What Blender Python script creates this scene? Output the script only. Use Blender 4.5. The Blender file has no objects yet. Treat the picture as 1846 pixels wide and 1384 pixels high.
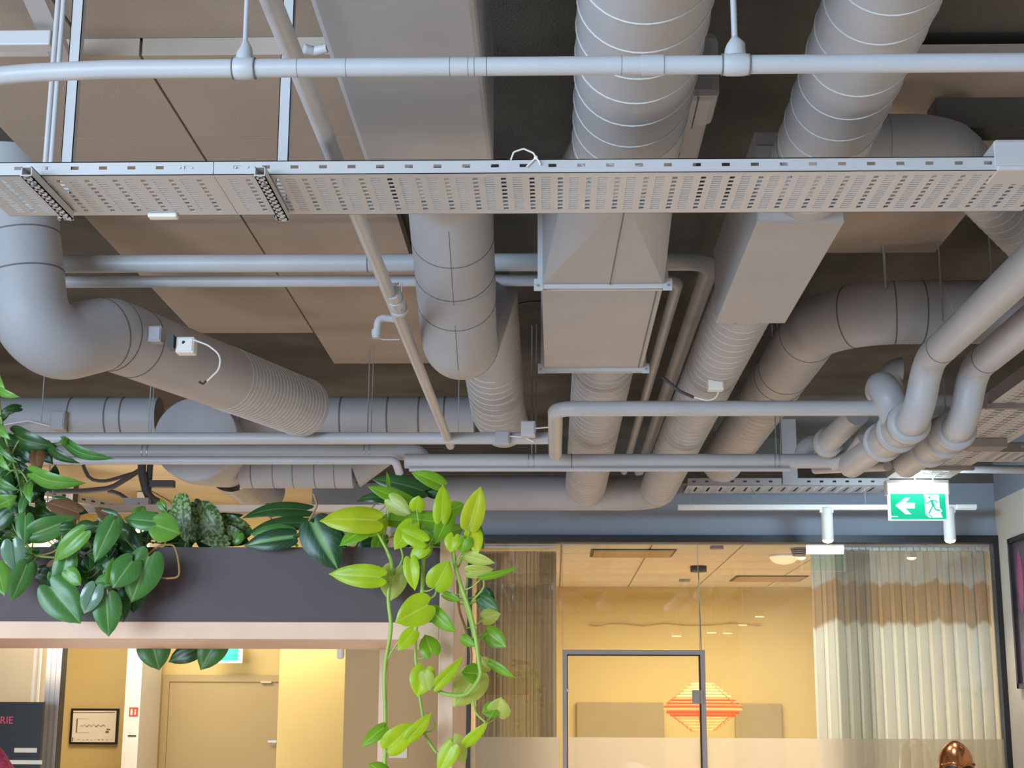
import bpy, math, random
from mathutils import Vector, Matrix
random.seed(7)
C = bpy.context.scene.collection
scene = bpy.context.scene

# ------------------------------------------------------------------ camera
F, CXP, CYP = 2700.0, 923.0, 692.0
EYE = 1.60
PITCH, YAW, ROLL = math.atan(598/2700), 0.0287, 0.0045
_fw = Vector((-math.sin(YAW)*math.cos(PITCH), math.cos(YAW)*math.cos(PITCH), math.sin(PITCH)))
_rt0 = Vector((math.cos(YAW), math.sin(YAW), 0))
_up0 = _rt0.cross(_fw)
_rt = _rt0*math.cos(ROLL) + _up0*math.sin(ROLL)
_up = _rt.cross(_fw)
CAM = Vector((0, 0, EYE))
cam = bpy.data.cameras.new('camera'); camo = bpy.data.objects.new('camera', cam); C.objects.link(camo)
camo.matrix_world = Matrix(((_rt.x, _up.x, -_fw.x, CAM.x), (_rt.y, _up.y, -_fw.y, CAM.y), (_rt.z, _up.z, -_fw.z, CAM.z), (0, 0, 0, 1)))
cam.sensor_width = 36; cam.lens = F/1846*36; cam.clip_start = 0.05; cam.clip_end = 200
scene.camera = camo

# ------------------------------------------------------------------ light and exposure
scene.view_settings.view_transform = 'Standard'
scene.view_settings.look = 'None'
scene.view_settings.gamma = 1
scene.view_settings.use_curve_mapping = False
scene.view_settings.exposure = 0.0
w = bpy.data.worlds.new('daylight'); scene.world = w; w.use_nodes = True
w.node_tree.nodes['Background'].inputs[0].default_value = (0.55, 0.68, 0.9, 1)
w.node_tree.nodes['Background'].inputs[1].default_value = 0.35

def lamp(name, kind, loc, energy, col, size=0.2, sy=None, aim=None, spot=None, blend=0.4):
    l = bpy.data.lights.new(name, kind); l.energy = energy; l.color = col
    if kind == 'AREA':
        l.size = size
        if sy: l.shape = 'RECTANGLE'; l.size_y = sy
    else:
        l.shadow_soft_size = size
    if kind == 'SPOT': l.spot_size = spot; l.spot_blend = blend
    o = bpy.data.objects.new(name, l); C.objects.link(o); o.location = loc
    if aim is not None:
        d = Vector(aim) - Vector(loc)
        o.rotation_euler = d.to_track_quat('-Z', 'Y').to_euler()
    return o
# daylight through the tall windows in the left wall, beside and behind the camera
lamp('window_daylight', 'AREA', (-5.35, -1.4, 1.95), 300, (0.62, 0.81, 1.0), 4.6, 2.3, aim=(0.6, 5.0, 3.0))
lamp('window_daylight', 'AREA', (-3.6, -4.02, 1.95), 460, (0.58, 0.78, 1.0), 3.4, 2.3, aim=(1.4, 5.0, 3.0))
# added warm fill points low over the floor, to light the duct undersides
for lx, ly in ((-1.6, 2.2), (1.2, 3.0), (-0.6, 5.6), (1.4, 6.6), (-2.4, 8.0), (0.2, 8.4)):
    lamp('warm_fill_point', 'POINT', (lx, ly, 0.60), 22, (1.0, 0.85, 0.73), 0.30)
# meeting room and back corridor
lamp('meeting_room_light', 'AREA', (1.1, 11.4, 2.60), 105, (1.0, 0.90, 0.72), 1.8, 1.8, aim=(1.1, 11.4, 0))
lamp('corridor_light', 'AREA', (-3.2, 11.0, 3.0), 60, (1.0, 0.86, 0.64), 1.4, 1.0, aim=(-3.2, 11.6, 0))
lamp('corridor_bounce', 'POINT', (-2.6, 10.6, 1.0), 16, (1.0, 0.84, 0.62), 0.25)

# ------------------------------------------------------------------ pixel -> point helpers (used once, to place real objects)
def ray(px, py):
    return _fw*F + _rt*(px-CXP) + _up*(CYP-py)
def atY(px, py, Y):
    d = ray(px, py); return CAM + d*(Y/d.y)
def atH(px, py, h):
    d = ray(px, py); return CAM + d*(h/d.z)
def atX(px, py, X):
    d = ray(px, py); return CAM + d*(X/d.x)
def H(h): return EYE + h

# ------------------------------------------------------------------ materials
def srgb(r, g, b):
    f = lambda c: (c/255/12.92) if c/255 <= 0.04045 else ((c/255+0.055)/1.055)**2.4
    return (f(r), f(g), f(b), 1)
def mat(name, col, rough=0.6, metal=0.0, var=0.10, scale=6.0, bump=0.0, bscale=60, spec=0.5, emit=None, estr=0):
    m = bpy.data.materials.new(name); m.use_nodes = True
    nt = m.node_tree; N = nt.nodes; L = nt.links; b = N['Principled BSDF']
    b.inputs['Roughness'].default_value = rough; b.inputs['Metallic'].default_value = metal
    b.inputs['Specular IOR Level'].default_value = spec
    if len(col) == 3: col = (*col, 1)
    tc = N.new('ShaderNodeTexCoord')
    n = N.new('ShaderNodeTexNoise'); n.inputs['Scale'].default_value = scale; n.inputs['Detail'].default_value = 5
    L.new(tc.outputs['Object'], n.inputs['Vector'])
    mp = N.new('ShaderNodeMapRange'); mp.inputs[1].default_value = 0.3; mp.inputs[2].default_value = 0.7
    mp.inputs[3].default_value = 1-var; mp.inputs[4].default_value = 1+var
    L.new(n.outputs['Fac'], mp.inputs[0])
    mx = N.new('ShaderNodeVectorMath'); mx.operation = 'SCALE'
    mx.inputs[0].default_value = col[:3]; L.new(mp.outputs[0], mx.inputs['Scale'])
    L.new(mx.outputs[0], b.inputs['Base Color'])
    if bump:
        n2 = N.new('ShaderNodeTexNoise'); n2.inputs['Scale'].default_value = bscale; n2.inputs['Detail'].default_value = 3
        L.new(tc.outputs['Object'], n2.inputs['Vector'])
        bp = N.new('ShaderNodeBump'); bp.inputs['Strength'].default_value = bump; bp.inputs['Distance'].default_value = 0.01
        L.new(n2.outputs['Fac'], bp.inputs['Height']); L.new(bp.outputs[0], b.inputs['Normal'])
    if emit:
        b.inputs['Emission Color'].default_value = (*emit[:3], 1); b.inputs['Emission Strength'].default_value = estr
    return m
M = {}
M['duct'] = mat('painted_duct', srgb(172, 171, 175), 0.55, var=0.06, scale=3, bump=0.05, bscale=25)
M['pipe'] = mat('painted_pipe', srgb(184, 184, 188), 0.42, var=0.05, scale=5)
M['seam'] = mat('duct_seam', srgb(196, 194, 192), 0.5, var=0.04)
M['joint'] = mat('duct_joint', srgb(108, 104, 102), 0.7, var=0.1)
M['tray'] = mat('tray_steel', srgb(196, 194, 196), 0.45, var=0.04)
M['steel'] = mat('galvanised_steel', srgb(170, 172, 178), 0.4, 0.5, var=0.1, scale=20)
M['darksteel'] = mat('dark_cable', srgb(70, 68, 72), 0.5, var=0.1)
M['slab'] = mat('concrete_slab', srgb(98, 94, 88), 0.95, var=0.28, scale=2.2, bump=0.25, bscale=120, spec=0.1)
M['board'] = mat('ceiling_board', srgb(178, 164, 152), 0.95, var=0.06, scale=1.5, bump=0.10, bscale=220, spec=0.1)
M['boardwarm'] = mat('back_ceiling_board', srgb(212, 198, 176), 0.9, var=0.06, scale=2)
M['bluewall'] = mat('blue_grey_paint', srgb(140, 148, 160), 0.8, var=0.05, scale=2, bump=0.05, bscale=150)
M['cream'] = mat('cream_paint', srgb(214, 198, 168), 0.8, var=0.04, scale=2)
M['yellow'] = mat('yellow_paint', srgb(214, 190, 128), 0.8, var=0.05, scale=1.2)
M['tan'] = mat('tan_paint', srgb(200, 174, 132), 0.8, var=0.04, scale=1.2)
M['ochre'] = mat('ochre_door', srgb(176, 154, 108), 0.6, var=0.05, scale=1.2)
M['acoustic'] = mat('acoustic_felt', srgb(172, 154, 114), 0.95, var=0.04)
M['white'] = mat('white_plastic', srgb(232, 228, 222), 0.4, var=0.03)
M['black'] = mat('black_metal', srgb(28, 26, 28), 0.45, var=0.1)
M['blackp'] = mat('black_plastic', srgb(20, 20, 22), 0.4, var=0.1)
M['wood'] = mat('pale_wood', srgb(214, 176, 150), 0.5, var=0.07, scale=9)
M['planter'] = mat('dark_violet_board', srgb(70, 56, 58), 0.6, var=0.05, scale=4)
M['soil'] = mat('soil', srgb(50, 38, 30), 0.95, var=0.3, scale=30, bump=0.8)
M['floor'] = mat('floor', srgb(186, 172, 156), 0.5, var=0.1, scale=3)
M['tile'] = mat('ceiling_tile', srgb(238, 230, 212), 0.9, var=0.03, scale=3)
M['grey'] = mat('grey_metal', srgb(150, 142, 142), 0.45, var=0.04)
M['film'] = mat('frosted_film', srgb(220, 196, 168), 0.8, var=0.02)
M['copper'] = mat('copper', srgb(205, 140, 96), 0.22, 0.95, var=0.15, scale=14)
M['tie'] = mat('nylon_tie', srgb(238, 236, 232), 0.35, var=0.02)

# ------------------------------------------------------------------ mesh builder
ORG = {}
class MB:
    def __init__(s): s.v = []; s.f = []; s.sm = []; s.uv = None
    def add(s, vs, fs, smooth=False):
        k = len(s.v); s.v += [Vector(p) for p in vs]
        for f in fs: s.f.append([i+k for i in f]); s.sm.append(smooth)
        return s
    def box(s, a, b):
        x0, x1 = sorted((a[0], b[0])); y0, y1 = sorted((a[1], b[1])); z0, z1 = sorted((a[2], b[2]))
        return s.add([(x0,y0,z0),(x1,y0,z0),(x1,y1,z0),(x0,y1,z0),(x0,y0,z1),(x1,y0,z1),(x1,y1,z1),(x0,y1,z1)],
                     [(0,3,2,1),(4,5,6,7),(0,1,5,4),(1,2,6,5),(2,3,7,6),(3,0,4,7)])
    def obox(s, c, u, v, n, a, b, d):
        """box centred at c with unit axes u,v,n and half sizes a,b,d"""
        c = Vector(c); u = Vector(u).normalized()*a; v = Vector(v).normalized()*b; n = Vector(n).normalized()*d
        P = [c-u-v-n, c+u-v-n, c+u+v-n, c-u+v-n, c-u-v+n, c+u-v+n, c+u+v+n, c-u+v+n]
        return s.add(P, [(0,3,2,1),(4,5,6,7),(0,1,5,4),(1,2,6,5),(2,3,7,6),(3,0,4,7)])
    def sweep(s, pts, r, seg=24, cap=True, sq=1.0):
        pts = [Vector(p) for p in pts]; n = len(pts)
        T = []
        for i in range(n):
            d = pts[min(i+1, n-1)] - pts[max(i-1, 0)]; T.append(d.normalized())
        up = Vector((0, 0, 1)) if abs(T[0].z) < 0.9 else Vector((0, 1, 0))
        nn = (up - T[0]*up.dot(T[0])).normalized()
        vs = []; 
        for i in range(n):
            nn = (nn - T[i]*nn.dot(T[i])).normalized(); bb = T[i].cross(nn)
            ri = r(i/(n-1)) if callable(r) else (r[i] if isinstance(r, (list, tuple)) else r)
            for k in range(seg):
                a = 2*math.pi*k/seg
                vs.append(pts[i] + nn*(math.cos(a)*ri) + bb*(math.sin(a)*ri*sq))
        fs = []
        for i in range(n-1):
            for k in range(seg):
                k2 = (k+1) % seg
                fs.append((i*seg+k, i*seg+k2, (i+1)*seg+k2, (i+1)*seg+k))
        s.add(vs, fs, True)
        if cap:
            s.add(vs[:seg], [tuple(range(seg))[::-1]]); s.add(vs[-seg:], [tuple(range(seg))])
        return s
    def cyl(s, a, b, r, seg=20, r2=None):
        return s.sweep([a, b], [r, r if r2 is None else r2], seg)
    def ball(s, c, r, seg=16, ring=10, sc=(1,1,1), t0=0, t1=math.pi):
        c = Vector(c); vs = []; fs = []
        for i in range(ring+1):
            t = t0 + (t1-t0)*i/ring
            for k in range(seg):
                a = 2*math.pi*k/seg
                vs.append(c + Vector((math.sin(t)*math.cos(a)*r*sc[0], math.sin(t)*math.sin(a)*r*sc[1], math.cos(t)*r*sc[2])))
        for i in range(ring):
            for k in range(seg):
                k2 = (k+1) % seg; fs.append((i*seg+k, (i+1)*seg+k, (i+1)*seg+k2, i*seg+k2))
        return s.add(vs, fs, True)
    def lathe(s, c, prof, seg=32, axis='Z', smooth=True):
        c = Vector(c); vs = []; fs = []
        for (r, z) in prof:
            for k in range(seg):
                a = 2*math.pi*k/seg
                if axis == 'Z': vs.append(c + Vector((r*math.cos(a), r*math.sin(a), z)))
                else: vs.append(c + Vector((r*math.cos(a), z, r*math.sin(a))))
        for i in range(len(prof)-1):
            for k in range(seg):
                k2 = (k+1) % seg; fs.append((i*seg+k, i*seg+k2, (i+1)*seg+k2, (i+1)*seg+k))
        return s.add(vs, fs, smooth)
    def prism(s, poly, ext):
        n = len(poly); P = [Vector(p) for p in poly]; e = Vector(ext)
        vs = P + [p+e for p in P]
        fs = [tuple(range(n))[::-1], tuple(range(n, 2*n))] + [(i, (i+1) % n, n+(i+1) % n, n+i) for i in range(n)]
        return s.add(vs, fs)
    def build(s, name, m, parent=None, bevel=0.0, label=None, uv=None):
        me = bpy.data.meshes.new(name)
        if parent is None:
            xs = [p.x for p in s.v]; ys = [p.y for p in s.v]; zs = [p.z for p in s.v]
            org = Vector(((min(xs)+max(xs))/2, (min(ys)+max(ys))/2, min(zs)))
        else: org = ORG[parent.name]
        me.from_pydata([tuple(p-org) for p in s.v], [], s.f)
        me.polygons.foreach_set('use_smooth', s.sm)
        if uv:
            l = me.uv_layers.new(name='uv')
            for lp in me.loops: l.data[lp.index].uv = uv[lp.vertex_index]
        me.update()
        o = bpy.data.objects.new(name, me); C.objects.link(o); me.materials.append(M[m] if isinstance(m, str) else m)
        if parent is None: o.location = org
        else: o.parent = parent
        ORG[o.name] = org
        if bevel:
            b = o.modifiers.new('bevel', 'BEVEL'); b.width = bevel; b.segments = 2; b.limit_method = 'ANGLE'
        if label: o['label'] = label
        return o
def thing(name, label, cat, loc, group=None):
    o = bpy.data.objects.new(name, None); C.objects.link(o); o.location = loc; o.empty_display_size = 0.1
    o['label'] = label; o['category'] = cat
    if group: o['group'] = group
    ORG[o.name] = Vector(loc); return o
def tag(o, label, cat, group=None):
    o['label'] = label; o['category'] = cat
    if group: o['group'] = group
    return o
def struct(o): o['kind'] = 'structure'; return o
def bands(parent, path, ds, r, wdt, name='joint', m='joint'):
    for d in ds:
        q = MB(); band(q, path, d, r, wdt); q.build(name, m, parent)
def rounded(pts, rad, n=10):
    """polyline with its corners turned into arcs of bend radius rad; straight runs subdivided"""
    P = [Vector(p) for p in pts]; out = [P[0]]
    for i in range(1, len(P)-1):
        a = (P[i-1]-P[i]); b = (P[i+1]-P[i]); la, lb = a.length, b.length; a.normalize(); b.normalize()
        ang = a.angle(b); rr = rad[i-1] if isinstance(rad, (list, tuple)) else rad
        t = min(rr/math.tan(ang/2), la*0.499 if i > 1 else la*0.98, lb*0.499 if i < len(P)-2 else lb*0.98)
        rr = t*math.tan(ang/2)
        bis = (a+b).normalized(); c = P[i] + bis*(rr/math.sin(ang/2))
        s0 = P[i]+a*t - c; s1 = P[i]+b*t - c; tot = s0.angle(s1); ax = s0.cross(s1).normalized()
        for k in range(n+1): out.append(c + Matrix.Rotation(tot*k/n, 3, ax) @ s0)
    out.append(P[-1]); return out
def resample(pts, step):
    out = [pts[0]]; acc = 0
    L = [0]
    for i in range(1, len(pts)): L.append(L[-1] + (pts[i]-pts[i-1]).length)
    n = max(2, int(L[-1]/step)); res = []; j = 0
    for k in range(n+1):
        d = L[-1]*k/n
        while j < len(L)-2 and L[j+1] < d: j += 1
        seg = L[j+1]-L[j]; t = (d-L[j])/seg if seg > 0 else 0
        res.append(pts[j].lerp(pts[j+1], min(1, t)))
    return res, L[-1]
def frames(pts):
    n = len(pts); T = [(pts[min(i+1, n-1)]-pts[max(i-1, 0)]).normalized() for i in range(n)]
    up = Vector((0, 0, 1)) if abs(T[0].z) < 0.9 else Vector((0, 1, 0)); out = []
    nn = up
    for i in range(n):
        nn = (nn - T[i]*nn.dot(T[i])).normalized(); out.append((pts[i], T[i], nn, T[i].cross(nn)))
    return out
def helix(mb, pts, r, pitch, th, s0=0.0, s1=1e9, seg=5, per=26):
    ps, L = resample(pts, pitch/per); fr = frames(ps); ln = []
    for i, (p, t, n, b) in enumerate(fr):
        d = L*i/(len(fr)-1)
        if s0 <= d <= s1:
            a = 2*math.pi*d/pitch; ln.append(p + n*(math.cos(a)*r) + b*(math.sin(a)*r))
    if len(ln) > 2: mb.sweep(ln, th, seg)
    return mb
def band(mb, pts, d, r, wdt):
    """a short collar on the path at arc length d"""
    ps, L = resample(pts, 0.01); i = max(1, min(len(ps)-2, int(d/L*(len(ps)-1)))); t = (ps[i+1]-ps[i-1]).normalized()
    mb.sweep([ps[i]-t*wdt/2, ps[i]+t*wdt/2], r, 32); return mb

# ------------------------------------------------------------------ setting: floor, ceiling, walls
WY = 9.8
XR = atY(1797, 968, WY).x
zTop = atY(1300, 978, WY).z
struct(MB().box((-5.5, -4.2, -0.1), (XR+0.1, 15.0, 0)).build('floor', 'floor'))
struct(MB().box((-5.5, -4.2, H(1.80)), (XR+0.1, 15.0, H(1.95))).build('ceiling', 'slab'))
struct(MB().box((-5.6, -4.2, 0), (-5.5, 15.0, 0.75)).box((-5.6, -4.2, 3.15), (-5.5, 15.0, H(1.80))).box((-5.6, -4.2, 0.75), (-5.5, -3.7, 3.15)).box((-5.6, 1.0, 0.75), (-5.5, 15.0, 3.15)).build('wall_left', 'cream'))
struct(MB().box((-5.56, -1.38, 0.75), (-5.52, -1.32, 3.15)).box((-5.56, -3.7, 0.75), (-5.52, 1.0, 0.80)).box((-5.56, -3.7, 3.10), (-5.52, 1.0, 3.15)).build('window_2', 'black'))
# right wall: cream below, blue grey above, one paint edge
def twotone(name, lo, hi, z):
    m = mat(name, lo, 0.8, var=0.04, scale=2); N = m.node_tree.nodes; L = m.node_tree.links
    b = N['Principled BSDF']; src = b.inputs['Base Color'].links[0].from_socket
    g = N.new('ShaderNodeNewGeometry'); sx = N.new('ShaderNodeSeparateXYZ'); L.new(g.outputs['Position'], sx.inputs[0])
    gt = N.new('ShaderNodeMath'); gt.operation = 'GREATER_THAN'; gt.inputs[1].default_value = z; L.new(sx.outputs[2], gt.inputs[0])
    mx = N.new('ShaderNodeMix'); mx.data_type = 'RGBA'; L.new(gt.outputs[0], mx.inputs[0]); L.new(src, mx.inputs[6]); mx.inputs[7].default_value = hi
    L.new(mx.outputs[2], b.inputs['Base Color']); return m
zEdge = atY(1795, 905, WY).z
M['rightwall'] = twotone('right_wall_paint', srgb(206, 196, 178), srgb(134, 140, 150), zEdge)
struct(MB().box((XR, -4.2, 0), (XR+0.1, 15.0, H(1.80))).build('wall_right', 'rightwall'))
# back wall above the glass front
XL = atY(847, 968, WY).x
XS = atY(560, 968, WY).x
zF = atY(1300, 965, WY).z
struct(MB().box((XS, WY, zF), (XR, WY+0.12, H(1.50))).build('wall_back_upper', 'bluewall'))
struct(MB().box((XS, WY-0.01, H(1.50)), (XR, WY+0.12, H(1.80))).build('wall_back_top', 'slab'))
# wall behind the camera
struct(MB().box((-5.5, -4.2, 0), (XR, -4.1, 0.75)).box((-5.5, -4.2, 3.15), (XR, -4.1, H(1.8))).box((-5.5, -4.2, 0.75), (-5.35, -4.1, 3.15)).box((-1.8, -4.2, 0.75), (XR, -4.1, 3.15)).build('wall_front', 'cream'))
struct(MB().box((-5.35, -4.16, 0.75), (-1.8, -4.12, 0.80)).box((-5.35, -4.16, 3.10), (-1.8, -4.12, 3.15)).box((-3.6, -4.16, 0.8), (-3.54, -4.12, 3.1)).build('window_3', 'black'))
# ceiling boards
def zc(px, py, h): return atH(px, py, h)
hb = 1.71
def board(name, x0, x1, y0, y1, h, m='board', th=0.05):
    return struct(MB().box((x0, y0, H(h)), (x1, y1, H(h+th))).build(name, m))
xl = zc(55, 287, hb).x; xs = zc(370, 287, hb).x; xr = zc(735, 450, hb).x
y0 = zc(300, 100, hb).y; ya = zc(300, 247, hb).y; yb = zc(450, 600, hb).y; yc = zc(640, 655, hb).y
g = 0.004
board('trim_1', xl, xs-g, y0, ya-g/2, hb); board('trim_2', xs+g, xr, y0, ya-g/2, hb)
board('trim_3', xl, xs-g, ya+g/2, yb, hb); board('trim_4', xs+g, xr, ya+g/2, yc, hb)
board('trim_5', xl-0.15, xs-0.17, 1.2, y0-0.002, hb+0.05, th=0.04); board('trim_6', xs-0.16, xr, 1.2, y0-0.002, hb+0.05, th=0.04)
board('trim_7', -5.4, xl-0.75, 1.2, 6.4, hb+0.02)
xq = zc(1740, 388, hb).x
board('trim_8', zc(1420, 388, hb).x, xq, 3.75, zc(1680, 455, hb).y, hb)
# warm boarded ceiling further back on the left
for i in range(6):
    board('trim_%d' % (9+i), -5.4, XS-0.02, 9.2+i*0.72, 9.2+(i+1)*0.72-0.012, 1.76, 'boardwarm', 0.03)

# ------------------------------------------------------------------ perforated trays
def tray_mesh(x0, x1, y0, y1, z, side, pitch, nthin=16, nfat=9, th=0.0015, axis='X', off=0.0, front=True):
    """tray with perforated floor; axis = run direction. Returns (floor, side) builders"""
    fl = MB(); sd = MB()
    A0, A1, B0, B1 = (x0, x1, y0, y1) if axis == 'X' else (y0, y1, x0, x1)
    def bx(mb, a0, a1, b0, b1, z0, z1):
        if a1-a0 < 1e-5 or b1-b0 < 1e-5: return
        if axis == 'X': mb.box((a0, b0, z0), (a1, b1, z1))
        else: mb.box((b0, a0, z0), (b1, a1, z1))
    W = B1-B0; m = 0.09*W
    bx(fl, A0, A1, B0, B0+m, z, z+th); bx(fl, A0, A1, B1-m, B1, z, z+th)
    n = int((A1-A0)/pitch); wt = 0.33*pitch; wf = 0.09*pitch; a = A0
    def slots(a0, a1, cnt, frac):
        q = (W-2*m)/cnt
        for i in range(cnt+1):
            c = B0+m+i*q; h = q*(1-frac)/2
            bx(fl, a0, a1, max(B0+m, c-h), min(B1-m, c+h), z, z+th)
    for i in range(n):
        b = A0+i*pitch+off
        p = [b+0.10*pitch, b+0.10*pitch+wt, b+0.78*pitch-wf, b+0.78*pitch+wf]
        bx(fl, a, p[0], B0+m, B1-m, z, z+th)
        slots(p[0], p[1], nthin, 0.42)
        bx(fl, p[1], p[2], B0+m, B1-m, z, z+th)
        slots(p[2], p[3], nfat, 0.66)
        a = p[3]
    bx(fl, a, A1, B0+m, B1-m, z, z+th)
    # sides with slots; the near one carries one slot a pitch
    for (b0, b1) in ((B0, B0+0.0015), (B1-0.0015, B1)):
        bx(sd, A0, A1, b0, b1, z, z+side*0.42); bx(sd, A0, A1, b0, b1, z+side*0.66, z+side)
        c = A0
        for i in range(n):
            s0 = A0+i*pitch+off+0.36*pitch; bx(sd, c, s0, b0, b1, z+side*0.42, z+side*0.66); c = s0+0.28*pitch
        bx(sd, c, A1, b0, b1, z+side*0.42, z+side*0.66)
        # rolled lip
        bx(sd, A0, A1, b0-0.0 if b0 == B0 else b0-0.006, b1+0.006 if b0 == B0 else b1, z+side-0.002, z+side)
    return fl, sd
hT = 1.08
pn = atH(923, 312, hT); pf = atH(923, 385, hT); zT = H(hT)
side = atY(923, 287, pn.y).z - zT
pitch = (atY(1099, 300, pn.y)-atY(995, 300, pn.y)).length/2
xa = atY(-60, 300, pn.y).x; xb = atY(1910, 300, pn.y).x
xj = atY(385, 300, pn.y).x
t = thing('cable_tray', 'long light grey perforated cable tray crossing the whole view below the ducts', 'cable tray', (0.2, (pn.y+pf.y)/2, zT))
# slot phase so a side slot sits at px 995
ph = (atY(995, 300, pn.y).x - xj) % pitch - 0.5*pitch
fl, sd = tray_mesh(xj+0.001, xb, pn.y, pf.y, zT, side, pitch, off=ph % pitch)
fl.build('tray_floor', 'tray', t); sd.build('side_rail', 'tray', t)
ph2 = (atY(84, 300, pn.y).x - xa) % pitch - 0.5*pitch
fl, sd = tray_mesh(xa, xj-0.001, pn.y, pf.y, zT, side, pitch, off=ph2 % pitch)
fl.build('tray_floor', 'tray', t); sd.build('side_rail', 'tray', t)
sp = MB().box((xj-0.085, pn.y+0.002, zT+0.006), (xj+0.085, pn.y+0.0035, zT+side-0.004))
for k in (-0.07, -0.045, 0.045, 0.07): sp.cyl((xj+k, pn.y-0.002, zT+side*0.5), (xj+k, pn.y+0.003, zT+side*0.5), 0.0025, 8)
sp.build('splice_plate', 'tray', t)
# cross struts below the tray, with punched sides
def strut(px0, px1, pynear, pyfar, lab):
    a = atH(px0, pynear, hT-0.022); b = atH(px1, pyfar, hT-0.022)
    t = thing('support_strut', lab, 'strut', (a.x, a.y, a.z))
    mb = MB(); x, wd, hh = a.x, 0.011, 0.021
    mb.box((x-wd, a.y, a.z+hh-0.002), (x+wd, b.y, a.z+hh)); 
    for s in (-1, 1): mb.box((x+s*wd, a.y, a.z), (x+s*(wd-0.002), b.y, a.z+hh))
    n = 12; q = (b.y-a.y)/n                                   # slotted underside
    for s in (-1, 1): mb.box((x+s*wd, a.y, a.z), (x+s*(wd-0.006), b.y, a.z+0.002))
    for i in range(n+1): mb.box((x-wd, a.y+i*q-q*0.2, a.z), (x+wd, a.y+i*q+q*0.2, a.z+0.002))
    mb.build('channel', 'tray', t)
    br = MB().cyl((x, a.y+0.04, a.z-0.004), (x, a.y+0.04, a.z+hh), 0.004, 8); br.build('bolt', 'steel', t)
    return t
strut(47, 108, 318, 396, 'slotted grey strut under the left end of the cable tray')
strut(468, 503, 318, 398, 'slotted grey strut under the cable tray right of its joint')
# vertical hanger channels from the ceiling to the tray
def vchannel(px, lab, w_=0.013):
    x = atY(px, 285, pf.y).x; y = pf.y+0.015; t = thing('hanger_channel', lab, 'hanger', (x, y, zT))
    z1 = H(1.71)
    mb = MB().box((x-w_, y, zT), (x+w_, y+0.002, z1)).box((x-w_, y, zT), (x-w_+0.002, y+0.022, z1)).box((x+w_-0.002, y, zT), (x+w_, y+0.022, z1))
    mb.build('channel', 'tray', t)
    MB().box((x-w_*1.6, y-0.015, z1-0.006), (x+w_*1.6, y+0.045, z1)).build('ceiling_plate', 'tray', t)
    MB().box((x-w_*0.7, y-0.012, zT+0.001), (x+w_*0.7, y, zT+0.03)).build('bracket', 'tray', t)
    return t
vchannel(116, 'grey channel hanger at far left with cables running down it')
vchannel(507, 'grey channel hanger left of the slanting sprinkler pipe')
cx = atY(108, 285, pf.y).x
for k, dx in enumerate((-0.021, -0.034)):
    tag(MB().sweep(rounded([(cx-0.75-k*0.06, 2.0+k*0.03, H(1.69)), (cx+dx-0.02, pf.y+0.03, H(1.69)), (cx+dx, pf.y+0.008, H(1.62)), (cx+dx, pf.y+0.005, zT+0.01)], 0.06, 6), 0.006, 8).build('cable', 'tray'),
        ['painted cable nearest the far left hanger channel', 'outer painted cable beside the far left hanger channel'][k], 'cable')
u_ = atH(52, -30, 1.69); v_ = atH(106, 92, 1.69); ax_ = (v_-u_).normalized(); sx_ = Vector((ax_.y, -ax_.x, 0))
tag(MB().obox((u_+v_)/2, ax_, sx_, (0, 0, 1), (v_-u_).length/2+0.1, 0.026, 0.012).build('cable_duct', 'tray'), 'pale flat cable duct running to the far left hanger', 'cable duct')
cc_ = [atH(548, 88, 1.60), atH(566, 92, 1.60), atH(592, 86, 1.60)]
cr_ = thing('corrugated_conduit', 'short ribbed conduit beside the wide flat duct at top', 'conduit', cc_[0])
MB().sweep(resample(cc_, 0.004)[0], [0.011+0.0018*(k_ % 2) for k_ in range(len(resample(cc_, 0.004)[0]))], 12).build('sleeve', 'tray', cr_)
MB().cyl(cc_[2], (cc_[2].x, cc_[2].y, H(1.78)), 0.004, 8).build('rod', 'steel', cr_)
p0 = atH(0, 72, 1.64); p1 = atH(95, 72, 1.64)
tag(MB().box((p0.x-0.2, p0.y-0.015, H(1.62)), (p1.x, p0.y+0.03, H(1.66))).build('conduit_box', 'tray', bevel=0.004), 'grey conduit ending at the top left hanger', 'conduit')
tag(MB().box((atY(270, 392, pf.y).x, pf.y-0.02, zT-0.010), (atY(322, 392, pf.y).x, pf.y+0.004, zT)).build('sensor_box', 'white', bevel=0.003), 'small white box under the tray near its joint', 'box')
jb = thing('junction_box', 'pale junction box standing on the right end of the long cable tray', 'junction box', atY(1830, 300, pn.y-0.005))
a = atY(1797, 306, pn.y-0.006); b = atY(1875, 250, pn.y-0.006)
MB().box((a.x, a.y, a.z), (b.x, a.y+0.09, b.z)).build('body', 'tray', jb, bevel=0.005)
MB().box((a.x-0.004, a.y-0.004, a.z+0.008), (b.x+0.004, a.y, b.z-0.006)).build('lid', 'tray', jb, bevel=0.002)
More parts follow.
